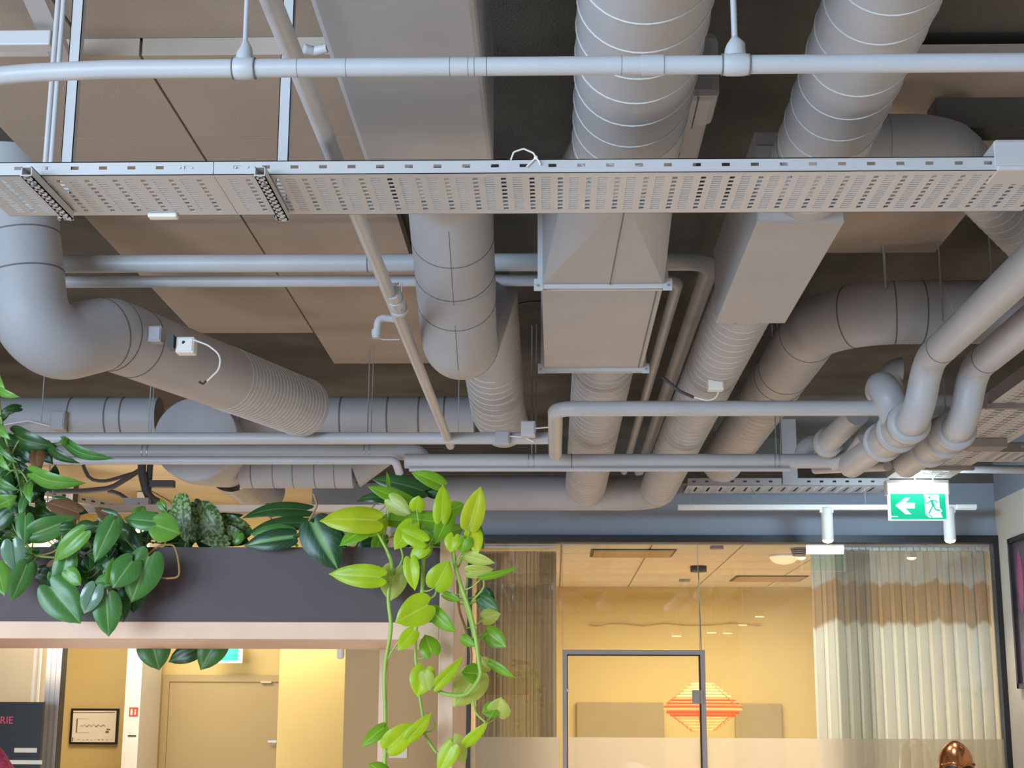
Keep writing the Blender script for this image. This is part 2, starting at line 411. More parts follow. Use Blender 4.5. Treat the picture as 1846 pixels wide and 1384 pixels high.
# cable tie
q0 = [atY(*p, pn.y-0.004) for p in ((921, 288), (926, 274), (944, 268), (962, 276), (966, 284), (958, 292), (949, 301))]
q1 = [atY(*p, pn.y-0.006) for p in ((966, 284), (972, 291), (974, 297))]
ct = thing('cable_tie', 'white cable tie looped over the tray edge', 'cable tie', q0[0])
MB().sweep(resample(q0, 0.004)[0], 0.0019, 6).build('strap', 'tie', ct); MB().sweep(q1, 0.0017, 6).build('tail', 'tie', ct)
MB().ball(q0[4], 0.0045, 8, 6).build('head', 'tie', ct)
def proj(p):
    d = p-CAM; z = d.dot(_fw); return (CXP+F*d.dot(_rt)/z, CYP-F*d.dot(_up)/z)
def arc_at(pts, px, py):
    """arc length on a path nearest a given spot of the photograph"""
    ps, L = resample(pts, 0.01); best = 0; bd = 1e9
    for i, p in enumerate(ps):
        q = proj(p); d = (q[0]-px)**2+(q[1]-py)**2
        if d < bd: bd = d; best = i
    return L*best/(len(ps)-1)
def drod(parent, p, z1, r=0.003, name='rod'):
    return MB().cyl(p, (p[0], p[1], z1), r, 8).build(name, 'steel', parent)
CEI = H(1.70)
def pipe(name, label, pts, r, bend=0.05, cat='pipe', m='pipe', seg=22, joints=(), group=None, fittings=()):
    path = resample([Vector(p) for p in pts], 0.03)[0] if bend is None else rounded(pts, bend, 10) if len(pts) > 2 else [Vector(p) for p in pts]
    t = thing(name, label, cat, path[len(path)//2], group)
    MB().sweep(path, r, seg).build('tube', m, t)
    for (jx, jy) in joints:
        MB_ = MB(); band(MB_, path, arc_at(path, jx, jy), r*1.025, 0.004); MB_.build('joint', 'joint', t)
    for (jx, jy, wd) in fittings:
        MB_ = MB(); band(MB_, path, arc_at(path, jx, jy), r*1.16, wd); MB_.build('collar', m, t)
    return t, path

# ------------------------------------------------------------------ sprinkler main in front of the tray
hS = 1.04
pl = [atH(-80, 141, hS), atH(60, 132, hS), atH(200, 125, hS), atH(700, 123, hS), atH(1200, 123, hS-0.002), atH(1930, 119, hS)]
yS = pl[2].y
pl = [Vector((p.x, yS+(p.y-yS)*0.4, H(hS)+(0 if i > 1 else (-0.008, -0.005)[i]))) for i, p in enumerate(pl)]
pl[0].z -= 0.010; pl[0].y = pl[1].y = yS
for p in pl[2:]: p.y = yS
t, path = pipe('sprinkler_main_pipe', 'slim light grey sprinkler pipe crossing the top of the view', pl, 0.0155, None)
for jx in (532, 620, 815, 845, 860, 878, 892, 1115):
    mb = MB(); band(mb, path, arc_at(path, jx, 122), 0.01568, 0.0009); mb.build('paint_crack', 'joint', t)
mb = MB(); band(mb, path, arc_at(path, 1192, 122), 0.0172, 0.036); mb.build('collar', 'pipe', t)
def pear(px, lab, big):
    p = atY(px, 122, yS); p.z = H(hS)
    k = thing('pipe_clamp', lab, 'clamp', p, 'clamps on the sprinkler main')
    w_ = 0.021 if big else 0.017
    MB().sweep([(p.x-w_, p.y, p.z), (p.x-w_*0.6, p.y, p.z), (p.x+w_*0.6, p.y, p.z), (p.x+w_, p.y, p.z)], [0.0172, 0.019, 0.019, 0.0172], 24).build('band', 'pipe', k)
    MB().sweep([(p.x, p.y, p.z+0.012), (p.x, p.y, p.z+0.026), (p.x+0.002, p.y, p.z+0.036), (p.x, p.y, p.z+0.05)], [w_*0.9, w_*0.8, 0.010 if not big else 0.015, 0.004], 14).build('yoke', 'pipe', k)
    mb = MB().cyl((p.x-w_, p.y, p.z), (p.x-w_-0.002, p.y, p.z), 0.0182, 22).cyl((p.x+w_, p.y, p.z), (p.x+w_+0.002, p.y, p.z), 0.0182, 22); mb.build('edge', 'joint', k)
    MB().cyl((p.x, p.y, p.z+0.04), (p.x-0.004, p.y, CEI+0.03), 0.0042 if not big else 0.005, 8).build('rod', 'pipe', k)
pear(440, 'clamp and rod holding the slim front pipe at upper left', False)
pear(1326, 'plastic-wrapped clamp and rod holding the slim front pipe at upper right', True)

# ------------------------------------------------------------------ slanting sprinkler branch
hB = 1.17
pa, pb = atH(480, -20, hB), atH(812, 803, hB)
t, path = pipe('sprinkler_branch_pipe', 'slim grey pipe slanting away from upper left down to the low cross pipes', [pa, pb], 0.0185)
pp = atH(716, 548, hB); k = (pb-pa).normalized()
MB().sweep([pp-k*0.13, pp-k*0.125, pp+k*0.06, pp+k*0.065], 0.022, 22).build('collar', 'pipe', t)
MB().sweep([pp-k*0.07, pp-k*0.02], 0.026, 22).sweep([pp+k*0.035, pp+k*0.055], 0.027, 22).build('coupling', 'pipe', t)
e0 = atH(712, 575, hB); e1 = atY(682, 572, e0.y-0.01); e2 = atY(678, 606, e0.y-0.01)
MB().sweep(rounded([e0, e1, e2], 0.02), 0.011, 14).sweep([e2+Vector((0,0,.02)), e2], 0.014, 14).build('elbow', 'pipe', t)
sh = MB().cyl(e2, e2-Vector((0,0,.006)), 0.012, 14); sh.sweep([e2, atY(690, 612, e0.y), atY(720, 612, e0.y)], 0.0022, 6); sh.build('sprinkler_head', 'pipe', t)
mb = MB().cyl(atY(713, 545, pp.y), atY(710, 512, pp.y+.02), 0.003, 8).obox(atY(711, 510, pp.y+.02), (1,0,0), (0,1,0), (0,0,1), 0.012, 0.012, 0.003).cyl(atY(724, 560, pp.y), atY(724, 510, pp.y), 0.002, 8)
mb.build('hanger_bolt', 'steel', t)

# ------------------------------------------------------------------ two paired pipes at mid height that cross and turn away
hP = 1.52
A0 = atH(600, 474, hP); 
cA = atH(1285, 466, hP); eA = atH(1160, 850, hP)
t, path = pipe('heating_pipe', 'thicker upper pipe of the pair crossing left of centre and turning away at right', [(-1.75, A0.y, H(hP)), (cA.x, A0.y, H(hP)), (cA.x, eA.y, H(hP))], 0.031, 0.08, joints=((664, 474),))
B0 = atH(600, 502, hP-0.02); cB = atH(1226, 494, hP-0.02); eB = atH(1130, 850, hP-0.02)
t, path = pipe('heating_pipe', 'thinner lower pipe of the pair crossing left of centre and turning away at right', [(-1.765, B0.y+0.03, H(hP-0.02)), (cB.x, B0.y+0.03, H(hP-0.02)), (cB.x, eB.y, H(hP-0.02))], 0.021, 0.06)

# ------------------------------------------------------------------ rectangular duct, upper left of centre
hR = 1.28
rx0 = atH(655, 287, hR); rx1 = atH(888, 287, hR); ry0 = 1.6; ry1 = rx1.y+0.06
t = thing('rectangular_duct', 'wide flat-bottomed grey duct coming overhead left of centre', 'duct', (rx0.x, ry0, H(hR)))
MB().box((rx0.x, ry0, H(hR)), (rx1.x, ry1, H(hR)+0.3)).build('duct_body', 'duct', t, bevel=0.012)
# its round continuation: low run, rise, high run
hD1 = 1.42; r1 = 0.122
xD = atH(822, 450, hD1).x; xD2 = atH(893, 700, 1.5).x
yup = 5.10
YE = atH(700, 752, 1.5).y
xD = atY(820, 450, 4.25).x; xE = atY(828, 600, 4.7).x; xD2 = atY(893, 700, 6.4).x
pts = [(xD, ry1+0.02, H(1.42)), (xD, 3.98, H(1.46)), (xE, 4.74, H(1.165)), (xD2, 5.30, H(1.53)), (xD2, 6.75, H(1.37)), (xD2, YE-0.02, H(1.46))]
t = thing('round_duct', 'round grey duct hanging lowest at centre left, dipping then running on to the back', 'duct', pts[1])
path = rounded(pts, [0.3, 0.20, 0.2, 0.5], 14)
MB().sweep(path, r1, 40).build('tube', 'duct', t)
bands(t, path, [arc_at(path, jx, jy) for (jx, jy) in ((820, 425), (826, 485), (830, 540), (850, 640))], r1*1.010, 0.0025)
mb = MB(); band(mb, path, arc_at(path, 828, 512), r1*1.008, 0.10); mb.build('collar', 'duct', t)
sL = arc_at(path, 880, 640)
helix(MB(), path, r1+0.0005, 0.075, 0.0022, sL, 99).build('spiral_seam', 'seam', t)
MB().sweep([p_+Vector((0.005, -0.3, -0.95)).normalized()*(r1+0.0003) for p_ in path[14:30]], 0.0010, 4).build('lengthwise_seam', 'joint', t)
# taper from the flat duct to the round one
n = 32; vs = []
for k in range(n):
    a = 2*math.pi*k/n; ca, sa = math.cos(a), math.sin(a); mxx = max(abs(ca), abs(sa))
    hw = (rx1.x-rx0.x)/2
    vs.append(((rx0.x+rx1.x)/2+ca/mxx*hw, ry1-0.001, H(hR)+0.15+sa/mxx*0.15))
for k in range(n):
    a = 2*math.pi*k/n; vs.append((xD+math.cos(a)*r1*1.01, ry1+0.1, H(hD1)+math.sin(a)*r1*1.02))
tb = bpy.data.objects['rectangular_duct']
MB().add(vs, [(k, (k+1) % n, n+(k+1) % n, n+k) for k in range(n)], True).build('reducer', 'duct', tb)

# ------------------------------------------------------------------ central duct: spiral pipe, flared reducer, box silencer, spiral pipe
h2 = 1.33; r2 = 0.128
x2 = atH(1137, 280, h2-0.1).x
hb2 = 1.20
f0 = atH(968, 515, hb2); f1 = atH(1205, 515, hb2); g0 = atH(985, 665, hb2); g1 = atH(1168, 665, hb2)
bx0 = atH(977, 520, hb2).x; bx1 = atH(1195, 520, hb2).x; by0 = f0.y; by1 = g0.y
xc2 = (bx0+bx1)/2; ht2 = 0.27
yt = atH(1100, 392, hb2).y - 0.02
t = thing('spiral_duct', 'broad spiral duct at top centre running down to a box silencer', 'duct', (xc2, yt, H(hb2)))
path = [Vector((x2, 1.7, H(h2))), Vector((x2, yt, H(h2)))]
path = resample(path, 0.05)[0]
MB().sweep(path, r2, 44).build('tube', 'duct', t)
helix(MB(), path, r2+0.0005, 0.118, 0.0022, 0, 99, per=40).build('spiral_seam', 'seam', t)
mb = MB(); band(mb, path, arc_at(path, 1137, 262), r2*1.012, 0.004); mb.build('joint', 'joint', t)
bw = (bx1-bx0)/2; rm = MB(); n = 12
cor = [Vector((xc2+sx*bw, by0, H(hb2)+(ht2 if sz > 0 else 0))) for sx, sz in ((1, 1), (-1, 1), (-1, -1), (1, -1))]
for qd in range(4):
    arc = [Vector((x2+math.cos(math.pi/2*(qd+k/n))*r2, yt-0.1, H(h2)+math.sin(math.pi/2*(qd+k/n))*r2)) for k in range(n+1)]
    rm.add([cor[qd]]+arc, [(0, k+1, k+2) for k in range(n)], True)
    rm.add([cor[qd], cor[(qd+1) % 4], arc[-1]], [(0, 2, 1)])
rm.build('reducer', 'duct', t)
MB().sweep([(x2+0.0, yt-0.1, H(h2)-r2-0.001), (xc2+0.02, by0, H(hb2)-0.001)], 0.0014, 4).build('lengthwise_seam', 'joint', t)
MB().box((bx0, by0, H(hb2)), (bx1, by1, H(hb2)+ht2)).build('silencer_box', 'duct', t, bevel=0.003)
def flange(y, zb):
    e = 0.012; mb = MB()
    for dy in (-0.011, 0.011):
        mb.box((bx0-e, y+dy-0.003, zb-e), (bx1+e, y+dy+0.003, zb+0.004)); mb.box((bx0-e, y+dy-0.003, zb-e), (bx0+0.003, y+dy+0.003, zb+ht2+e)); mb.box((bx1-0.003, y+dy-0.003, zb-e), (bx1+e, y+dy+0.003, zb+ht2+e))
    for xx in (bx0-e*0.8, bx1+e*0.8): mb.box((xx-0.013, y-0.016, zb-e*1.6), (xx+0.013, y-0.013, zb+0.016))
    fl_ = mb.build('flange', 'tray', t)
    for xx in (bx0-e, bx1+e): MB().cyl((xx, y-0.02, zb-0.004), (xx, y+0.02, zb-0.004), 0.004, 8).build('bolt', 'steel', fl_)
flange(by0, H(hb2)); flange(by1, H(hb2))
MB().box((bx1-0.018, by0+0.02, H(hb2)-0.0015), (bx1-0.014, by1-0.02, H(hb2)+0.001)).build('edge_joint', 'joint', t)
hd = 1.335; rd = 0.118; xd = atH(1085, 700, hd-0.05).x
path = resample([Vector((xd, by1, H(hd))), Vector((xd-0.005, atH(1000, 889, 1.31).y-0.104, H(hd)))], 0.05)[0]
t = thing('spiral_duct', 'spiral duct leaving the far side of the central box silencer', 'duct', path[0])
MB().sweep(path, rd, 36).build('tube', 'duct', t)
helix(MB(), path, rd+0.0005, 0.09, 0.0020, 0, 99, per=30).build('spiral_seam', 'seam', t)
bands(t, path, [0.09], rd*1.015, 0.12, 'collar', 'duct'); bands(t, path, [0.30], rd*1.015, 0.005, 'collar', 'duct')

# access duct behind the central duct
q = atH(1262, 175, 1.45)
t = thing('duct_stub', 'small grey duct stub and hatch right of the central spiral duct', 'duct stub', (q.x, q.y, H(1.40)))
MB().box((atH(1240, 175, 1.42).x-0.05, q.y-0.07, H(1.42)), (atH(1292, 200, 1.42).x, q.y+0.12, H(1.45)+0.14)).build('hatch', 'duct', t, bevel=0.02)
MB().box((atH(1238, 260, 1.47).x-0.06, q.y+0.12, H(1.46)), (atH(1266, 260, 1.46).x, q.y+0.75, H(1.6))).build('stub', 'duct', t, bevel=0.01)
MB().sweep([(q.x-0.01, q.y-0.07, H(1.419)), (q.x-0.01, q.y+0.12, H(1.419))], 0.0015, 4).build('seam', 'joint', t)

# ------------------------------------------------------------------ right-hand spiral duct with slim box silencer
h3 = 1.31; r3 = 0.104
x3 = atH(1470, 270, h3-0.06).x
hb3 = 1.205
sx0 = atH(1365, 400, hb3).x; sx1 = atH(1523, 400, hb3).x; sy0 = atH(1440, 400, hb3).y; sy1 = atH(1340, 583, hb3).y; st = 0.20
t = thing('spiral_duct', 'spiral duct at upper right running down into a slim box silencer', 'duct', (x3, 2.2, H(h3)-r3))
path = resample([Vector((x3, 1.8, H(h3))), Vector(((sx0+sx1)/2+0.02, sy0+0.02, H(h3)))], 0.05)[0]
MB().sweep(path, r3, 40).build('tube', 'duct', t)
helix(MB(), path, r3+0.0005, 0.118, 0.0020, 0, 99, per=40).build('spiral_seam', 'seam', t)
mb = MB(); band(mb, path, arc_at(path, 1470, 262), r3*1.012, 0.005); mb.build('joint', 'joint', t)
MB().box((sx0, sy0, H(hb3)), (sx1, sy1, H(hb3)+st+0.04)).build('silencer_box', 'duct', t, bevel=0.003)
MB().box((sx0+0.004, sy0-0.003, H(hb3)+0.004), (sx1-0.004, sy0, H(hb3)+st)).build('end_plate', 'tray', t)
# downstream spiral with elbow to the left at the back wall
x4 = atH(1330, 600, h3-0.06).x; ye = atH(1000, 889, h3-0.0).y
path = rounded([(x4, sy1, H(h3)), (x4, ye, H(h3)), (-1.05, ye, H(h3))], 0.20, 14)
t = thing('spiral_duct', 'spiral duct below the slim silencer, bending left along the back wall', 'duct', path[0])
MB().sweep(path, 0.103, 34).build('tube', 'duct', t)
ln = ye-sy1-0.2
helix(MB(), path, 0.1035, 0.085, 0.0020, 0.05, ln, per=28).build('spiral_seam', 'seam', t)
bands(t, path, (0.05, ln+0.02, ln+0.33, ln+1.1), 0.1045, 0.006, 'collar', 'duct')

# ------------------------------------------------------------------ large elbow duct on the right
h5 = 1.48; r5 = 0.119
pR = atH(1600, 563, h5); pE = atH(1322, 820, h5); xe = atH(1400, 690, h5).x
path = rounded([(XR-0.02, pR.y, H(h5)), (xe, pR.y, H(h5)), (xe-0.01, ye-0.104, H(h5))], 0.30, 18)
t = thing('elbow_duct', 'large round duct from the right wall curving away beside the slim silencer', 'duct', path[5])
MB().sweep(path, r5, 44).build('tube', 'duct', t)
bands(t, path, [arc_at(path, jx, jy) for (jx, jy) in ((1660, 563), (1610, 563), (1534, 565), (1445, 590), (1385, 640), (1372, 652))], r5*1.012, 0.005)
helix(MB(), path, r5+0.0004, 0.09, 0.0022, arc_at(path, 1370, 660), 99, per=30).build('spiral_seam', 'seam', t)
helix(MB(), path, r5+0.0004, 0.16, 0.0018, 0, arc_at(path, 1640, 563), per=30).build('spiral_seam', 'seam', t)
def hang(px, py0, py1, Y, lab, r=0.003, grp='thin rods above the right-hand ducts'):
    p = atY(px, py1, Y); k = thing('hanger_rod', lab, 'hanger rod', p)
    z1 = min(atY(px, py0, Y).z, H(1.80)); z1 = H(1.80)
    MB().cyl(p, (p.x, p.y, z1), r, 8).build('rod', 'steel', k)
    MB().cyl((p.x, p.y, z1-0.012), (p.x, p.y, z1), r*3, 10).build('anchor', 'steel', k); return k
hang(1597, 480, 520, pR.y-0.10, 'thickest hanger rod dropping to the large right-hand duct', 0.006)
hang(1700, 455, 580, pR.y-0.15, 'hanger rod right of the thickest one, by the large right duct')
hang(1788, 440, 505, pR.y-0.15, 'hanger rod nearest the right edge above the big slanting pipe')

# dark bent duct above, upper right
h6 = 1.53
path = rounded([atH(1545, 262, h6), atH(1700, 262, h6), atH(1870, 445, h6)], 0.16, 12)
t = thing('elbow_duct', 'shadowed duct bending right above the long cable tray at upper right', 'duct', path[6])
MB().sweep(path, 0.085, 32).build('tube', 'duct', t)
bands(t, path, [arc_at(path, jx, jy) for (jx, jy) in ((1600, 262), (1710, 270), (1725, 280))], 0.087, 0.008, 'collar', 'duct')
helix(MB(), path, 0.0855, 0.07, 0.0018, arc_at(path, 1745, 330), 99, per=24).build('spiral_seam', 'seam', t)
struct(MB().box((atH(1690, 230, 1.62).x, atH(1690, 230, 1.62).y, H(1.62)), (XR, atH(1690, 230, 1.62).y+0.1, H(1.8))).build('trim_15', 'slab'))

# ------------------------------------------------------------------ left: drop, bend and slanting duct with flexible end
h7 = 1.265; r7 = 0.124
va = atY(12, 430, 4.62); d0 = atH(195, 600, h7); d1 = atH(520, 728, h7)
YE7 = atH(560, 752, 1.5).y
path = rounded([(va.x, va.y, H(1.80)), (va.x, va.y, H(h7)-0.005), (d0.x, d0.y, H(h7)), ], 0.24, 16)
dirv = (d1-d0).normalized()
path = rounded([Vector((va.x, va.y-0.0, H(1.80))), atY(58, 632, va.y), d0, d1+dirv*0.09+Vector((0, 0.08, 0.02))], [0.23, 0.23, 0.1], 16)
t = thing('elbow_duct', 'fat grey duct dropping at the left edge and slanting down to the right', 'duct', path[8])
sf = arc_at(path, 400, 690)
MB().sweep(path, r7, 44).build('tube', 'duct', t)
bands(t, path, [arc_at(path, jx, jy) for (jx, jy) in ((15, 430), (22, 500), (185, 598), (205, 605), (240, 618))], r7*1.012, 0.005)
Lt = resample(path, 0.02)[1]
helix(MB(), path, r7+0.0005, 0.028, 0.0022, sf, Lt, per=26).build('spiral_seam', 'seam', t)
mb = MB(); band(mb, path, arc_at(path, 568, 745), r7*1.03, 0.03); mb.build('collar', 'duct', t)
def ebox(nm, px, py, wpx, hpx, Y, lab, m='white', cab=None, depth=0.05, group=None):
    p = atY(px, py, Y); s = wpx/2/F*Y*1.02; hh = hpx/2/F*Y*1.02
    k = thing(nm, lab, 'electrical box', p, group)
    MB().box((p.x-s, p.y, p.z-hh), (p.x+s, p.y+depth, p.z+hh)).build('housing', m, k, bevel=0.004)
    MB().box((p.x-s*0.82, p.y-0.004, p.z-hh*0.8), (p.x+s*0.82, p.y, p.z+hh*0.8)).build('cover', m, k, bevel=0.0015)
    if cab:
        q = [atY(cx_, cy_, Y+cz) for (cx_, cy_, cz) in cab]
        MB().sweep(resample(rounded(q, 0.05, 8), 0.01)[0], 0.0032, 7).build('cable', 'white', k)
    return k
yb7 = 4.86
k = ebox('actuator_box', 278, 601, 26, 30, yb7+0.05, 'grey box on the slanting duct at left', 'duct')
k = ebox('valve_actuator', 333, 621, 34, 30, yb7+0.05, 'white actuator box with looping cable on the slanting left duct', 'white',
     [(348, 612, 0), (375, 622, -0.02), (398, 640, -0.02), (396, 665, -0.02), (372, 688, 0.05)])
MB().obox(atY(311, 618, yb7+0.06), (1,0,0), (0,1,0), (0,0,1), 0.01, 0.03, 0.022).build('bracket', 'darksteel', k)
MB().cyl(atY(331, 617, yb7+0.045), atY(331, 617, yb7+0.06), 0.006, 12).build('knob', 'black', k)
MB().sweep([atY(359, 688, yb7+.03), atY(366, 692, yb7+.03), atY(372, 686, yb7+.03)], 0.004, 8).build('plug', 'black', k)

# ------------------------------------------------------------------ back left: cross duct, capped drum, low duct, pipes
t = thing('round_duct', 'shadowed duct lying crosswise at the back left, above the low pipes', 'duct', (-2.6, YE, H(1.5)-0.1))
path = [Vector((-4.6, YE, H(1.5))), Vector((atY(285, 790, YE).x, YE, H(1.5)))]; path = resample(path, 0.06)[0]
MB().sweep(path, 0.106, 30).build('tube', 'duct', t)
bands(t, path, [arc_at(path, jx, 752) for jx in (130, 200, 225)], 0.108, 0.008)
t = thing('round_duct', 'shadowed crosswise duct between the flat round duct end and the centre ducts', 'duct', (-1.1, YE, H(1.5)-0.1))
path = [Vector((atY(436, 790, YE).x, YE, H(1.5))), Vector((-0.41, YE, H(1.5)))]; path = resample(path, 0.06)[0]
MB().sweep(path, 0.106, 30).build('tube', 'duct', t)
bands(t, path, [arc_at(path, jx, 752) for jx in (615, 700, 755, 802)], 0.108, 0.008)
yd = 7.12; dc = atY(352, 790, yd); dr = 78/F*yd*1.0
t = thing('duct_end_cap', 'big flat round duct end seen between the pipes at back left', 'duct', (dc.x, dc.y, dc.z-dr))
MB().lathe(dc, [(0.001, 0.0), (dr*0.97, 0.0), (dr, 0.006), (dr, 0.05), (dr*1.0, 0.16)], 48, 'Y').build('cap', 'duct', t)
MB().lathe(dc+Vector((0, 0.16, 0)), [(dr, 0), (dr*0.93, 0.12), (dr*0.72, 0.45), (dr*0.62, 0.6)], 48, 'Y').build('reducer', 'duct', t)
c2 = dc+Vector((0.02, 0.75, -0.02))
fx = MB(); prof = [(dr*(0.64+0.02*(i % 2)), i*0.02) for i in range(44)]
fx.lathe(c2, prof, 40, 'Y'); fx.build('flexible_sleeve', 'steel', t)
yl = 7.55; la = atY(436, 857, yl); lb = atY(638, 857, yl); lc = atY(700, 815, yl)
path = [Vector((la.x, yl, la.z+0.03)), Vector((lb.x, yl, lb.z+0.03))]
rl = 0.095
t = thing('low_duct', 'pale duct below the paired pipes at back left with a slanted end', 'duct', path[0])
pth = resample(path, 0.06)[0]
MB().sweep(pth, rl, 32).build('tube', 'duct', t)
bands(t, pth, [0.07+0.105*i for i in range(5)], rl*1.008, 0.004)
e = pth[-1]
MB().sweep([e, e+Vector((0.08, 0.0, 0.03)), e+Vector((0.17, 0.0, 0.065))], [rl, rl*0.74, rl*0.45], 32).build('end_cone', 'duct', t)

hG = 1.15
G1y = atH(800, 798, hG).y
pJ = atH(1300, 736, hG); xJ = atH(1001, 790, hG).x
jend = atH(1594, 736, hG).x
pipe('water_pipe', 'smooth grey pipe stepping up at centre then running right to the pipe bundle', [(xJ, G1y+0.28, H(hG)), (xJ, pJ.y, H(hG)), (jend, pJ.y, H(hG))], 0.0295, 0.075)
gl = atH(60, 798, hG+0.03).x
pipe('water_pipe', 'thin grey pipe behind the low pipes, left of centre', [(gl-0.6, G1y, H(hG)+0.02), (xJ-0.03, G1y, H(hG)+0.02)], 0.0265)
g2 = atH(400, 815, 1.20); g3 = atH(1100, 831, hG); g4 = atH(400, 829, 1.145)
xt = atH(762, 820, 1.2).x
t, path = pipe('drain_pipe', 'grey pipe along the lower left, kinking down at the pothos', [(-3.6, g2.y, H(1.20)), (xt, g2.y, H(1.20)), (xt+0.02, g2.y+0.06, H(1.105))], 0.037, 0.05)
t, path = pipe('drain_pipe', 'long grey pipe from above the pothos to the pipe bundle at right', [(atH(735, 840, hG).x, g3.y, H(hG)), (atH(1538, 834, hG).x, g3.y, H(hG))], 0.034, joints=((1032, 834),))
pipe('drain_pipe', 'slim lower pipe under the lower left pipe, ending in a small elbow', [(-3.6, g4.y, H(1.143)), (atH(718, 838, 1.143).x, g4.y, H(1.143)), (atH(724, 838, 1.143).x, g4.y+0.05, H(1.09))], 0.019, 0.03)
pipe('drain_pipe', 'slim pipe tucked under the long pipe beside the back tray', [(atH(740, 847, 1.115).x, g3.y-0.02, H(1.108)), (atH(1420, 847, 1.115).x, g3.y-0.02, H(1.108))], 0.010)
def clip(px, Y, z, r, lab, zz=None):
    p = atY(px, 820, Y); k = thing('pipe_hanger', lab, 'pipe hanger', (p.x, Y, z-r))
    mb = MB()
    for dx in (-0.012, 0.012): band(mb, [Vector((p.x+dx-0.05, Y, z)), Vector((p.x+dx+0.05, Y, z))], 0.05, r*1.07, 0.006)
    mb.build('ring', 'steel', k)
    MB().cyl((p.x-0.006, Y, z+r), (p.x-0.006, Y, H(1.8)), 0.0028, 7).build('rod', 'steel', k)
    MB().cyl((p.x+0.012, Y-0.02, z+r), (p.x+0.016, Y-0.02, H(1.8)), 0.0022, 7).build('rod', 'steel', k)
clip(267, g2.y, H(1.20), 0.037, 'twin rods holding the lower left pipe below the slanting duct')
clip(664, g2.y, H(1.20), 0.037, 'twin rods holding the lower left pipe near the pothos')
clip(961, g3.y, H(hG), 0.034, 'clamp on the long low pipe left of the central duct')
clip(1402, g3.y, H(hG), 0.034, 'twin rods and clamp on the long low pipe at right')
hang(826, 700, 790, G1y+0.05, 'thin rod beside the end of the slanting sprinkler pipe', 0.002)
hang(74, 690, 760, 6.9, 'thin rod at far left above the plants', 0.003)
ebox('junction_box', 906, 788, 26, 26, G1y-0.06, 'grey square junction box on the thin pipe below centre', 'duct', [(918, 786, 0.01), (945, 788, 0), (962, 796, 0)])
ebox('junction_box', 952, 772, 26, 28, G1y-0.12, 'rounded grey box beside the stepped pipe at centre', 'tray', [(964, 772, 0.01), (990, 770, 0.0)])
ebox('damper_actuator', 103, 757, 26, 34, YE-0.16, 'grey box on the shadowed cross duct at far left', 'duct', [(90, 768, 0), (50, 758, 0), (-20, 770, 0)])
ya3 = atH(1290, 690, h3-0.1).y
k = ebox('valve_actuator', 1291, 689, 28, 26, ya3-0.03, 'white actuator box on the right spiral duct with cables', 'white',
     [(1296, 702, 0), (1292, 718, 0), (1275, 722, 0), (1245, 714, 0), (1205, 690, 0.03)])
MB().obox(atY(1290, 675, ya3), (1,0,0), (0,1,0), (0,0,1), 0.03, 0.02, 0.005).build('bracket', 'darksteel', k)
MB().sweep(rounded([atY(1195, 680, ya3-.03), atY(1225, 705, ya3-.05), atY(1250, 716, ya3-.03)], .03), 0.006, 8).build('lever', 'darksteel', k)
# thin cable loops hanging behind
tag(MB().sweep(resample(rounded([atY(905, 560, 5.6), atY(940, 545, 5.6), atY(980, 543, 5.6)], .2), .02)[0], 0.004, 6).build('cable', 'darksteel'), 'dark cable sagging between the low round duct and the box silencer', 'cable')

# ------------------------------------------------------------------ pipe bundle at right
def bigpipe(label, far, near, dropx, drop, coll, end, hq=1.265, hl=1.07, r=0.056):
    X = atH(far[0], far[1], hq).x; Yd = atH(near[0], near[1], hq).y
    p0 = Vector((X, 1.5, H(hq))); p1 = Vector((X, Yd, H(hq)))
    p2 = Vector((X-0.035, Yd+0.06, H(hl+0.0)))
    pe = atH(end[0], end[1], hl); 
    path = rounded([p0, p1, p2, pe], [0.11, 0.11], 12)
    t = thing('insulated_pipe', label, 'pipe', path[14])
    MB().sweep(path, r, 30).build('tube', 'pipe', t)
    mb = MB(); band(mb, path, arc_at(path, *near)-0.16, r*1.02, 0.006); mb.build('joint', 'joint', t)
    d = (pe-p2).normalized(); c = p2+d*0.10
    MB().sweep([c, c+d*0.004, c+d*0.05, c+d*0.054], [r*1.05, r*1.42, r*1.42, r*1.2], 32).build('collar', 'pipe', t)
    MB().sweep([c+d*0.05, c+d*0.16], r*1.28, 32).build('socket', 'pipe', t)
    MB().sweep([c+d*0.16, c+d*0.164, c+d*0.20, c+d*0.204], [r*1.2, r*1.5, r*1.5, r*1.2], 32).build('collar', 'pipe', t)
    MB().sweep([c+d*0.20, c+d*0.40], r*1.22, 32).build('socket', 'pipe', t)
    MB().sweep([c+d*0.40, c+d*0.404, c+d*0.43, c+d*0.434], [r*1.2, r*1.42, r*1.42, r*1.1], 32).build('collar', 'pipe', t)
    return t, c, d
tq, cq, dq = bigpipe('thick pipe entering at right edge, left one of the slanting pair', (1846, 486), (1680, 650), 0, 0, 0, (1535, 838))
tr_, cr, dr_ = bigpipe('thick pipe entering at right edge, right one of the slanting pair, lower in view', (1846, 590), (1745, 665), 0, 0, 0, (1634, 838))
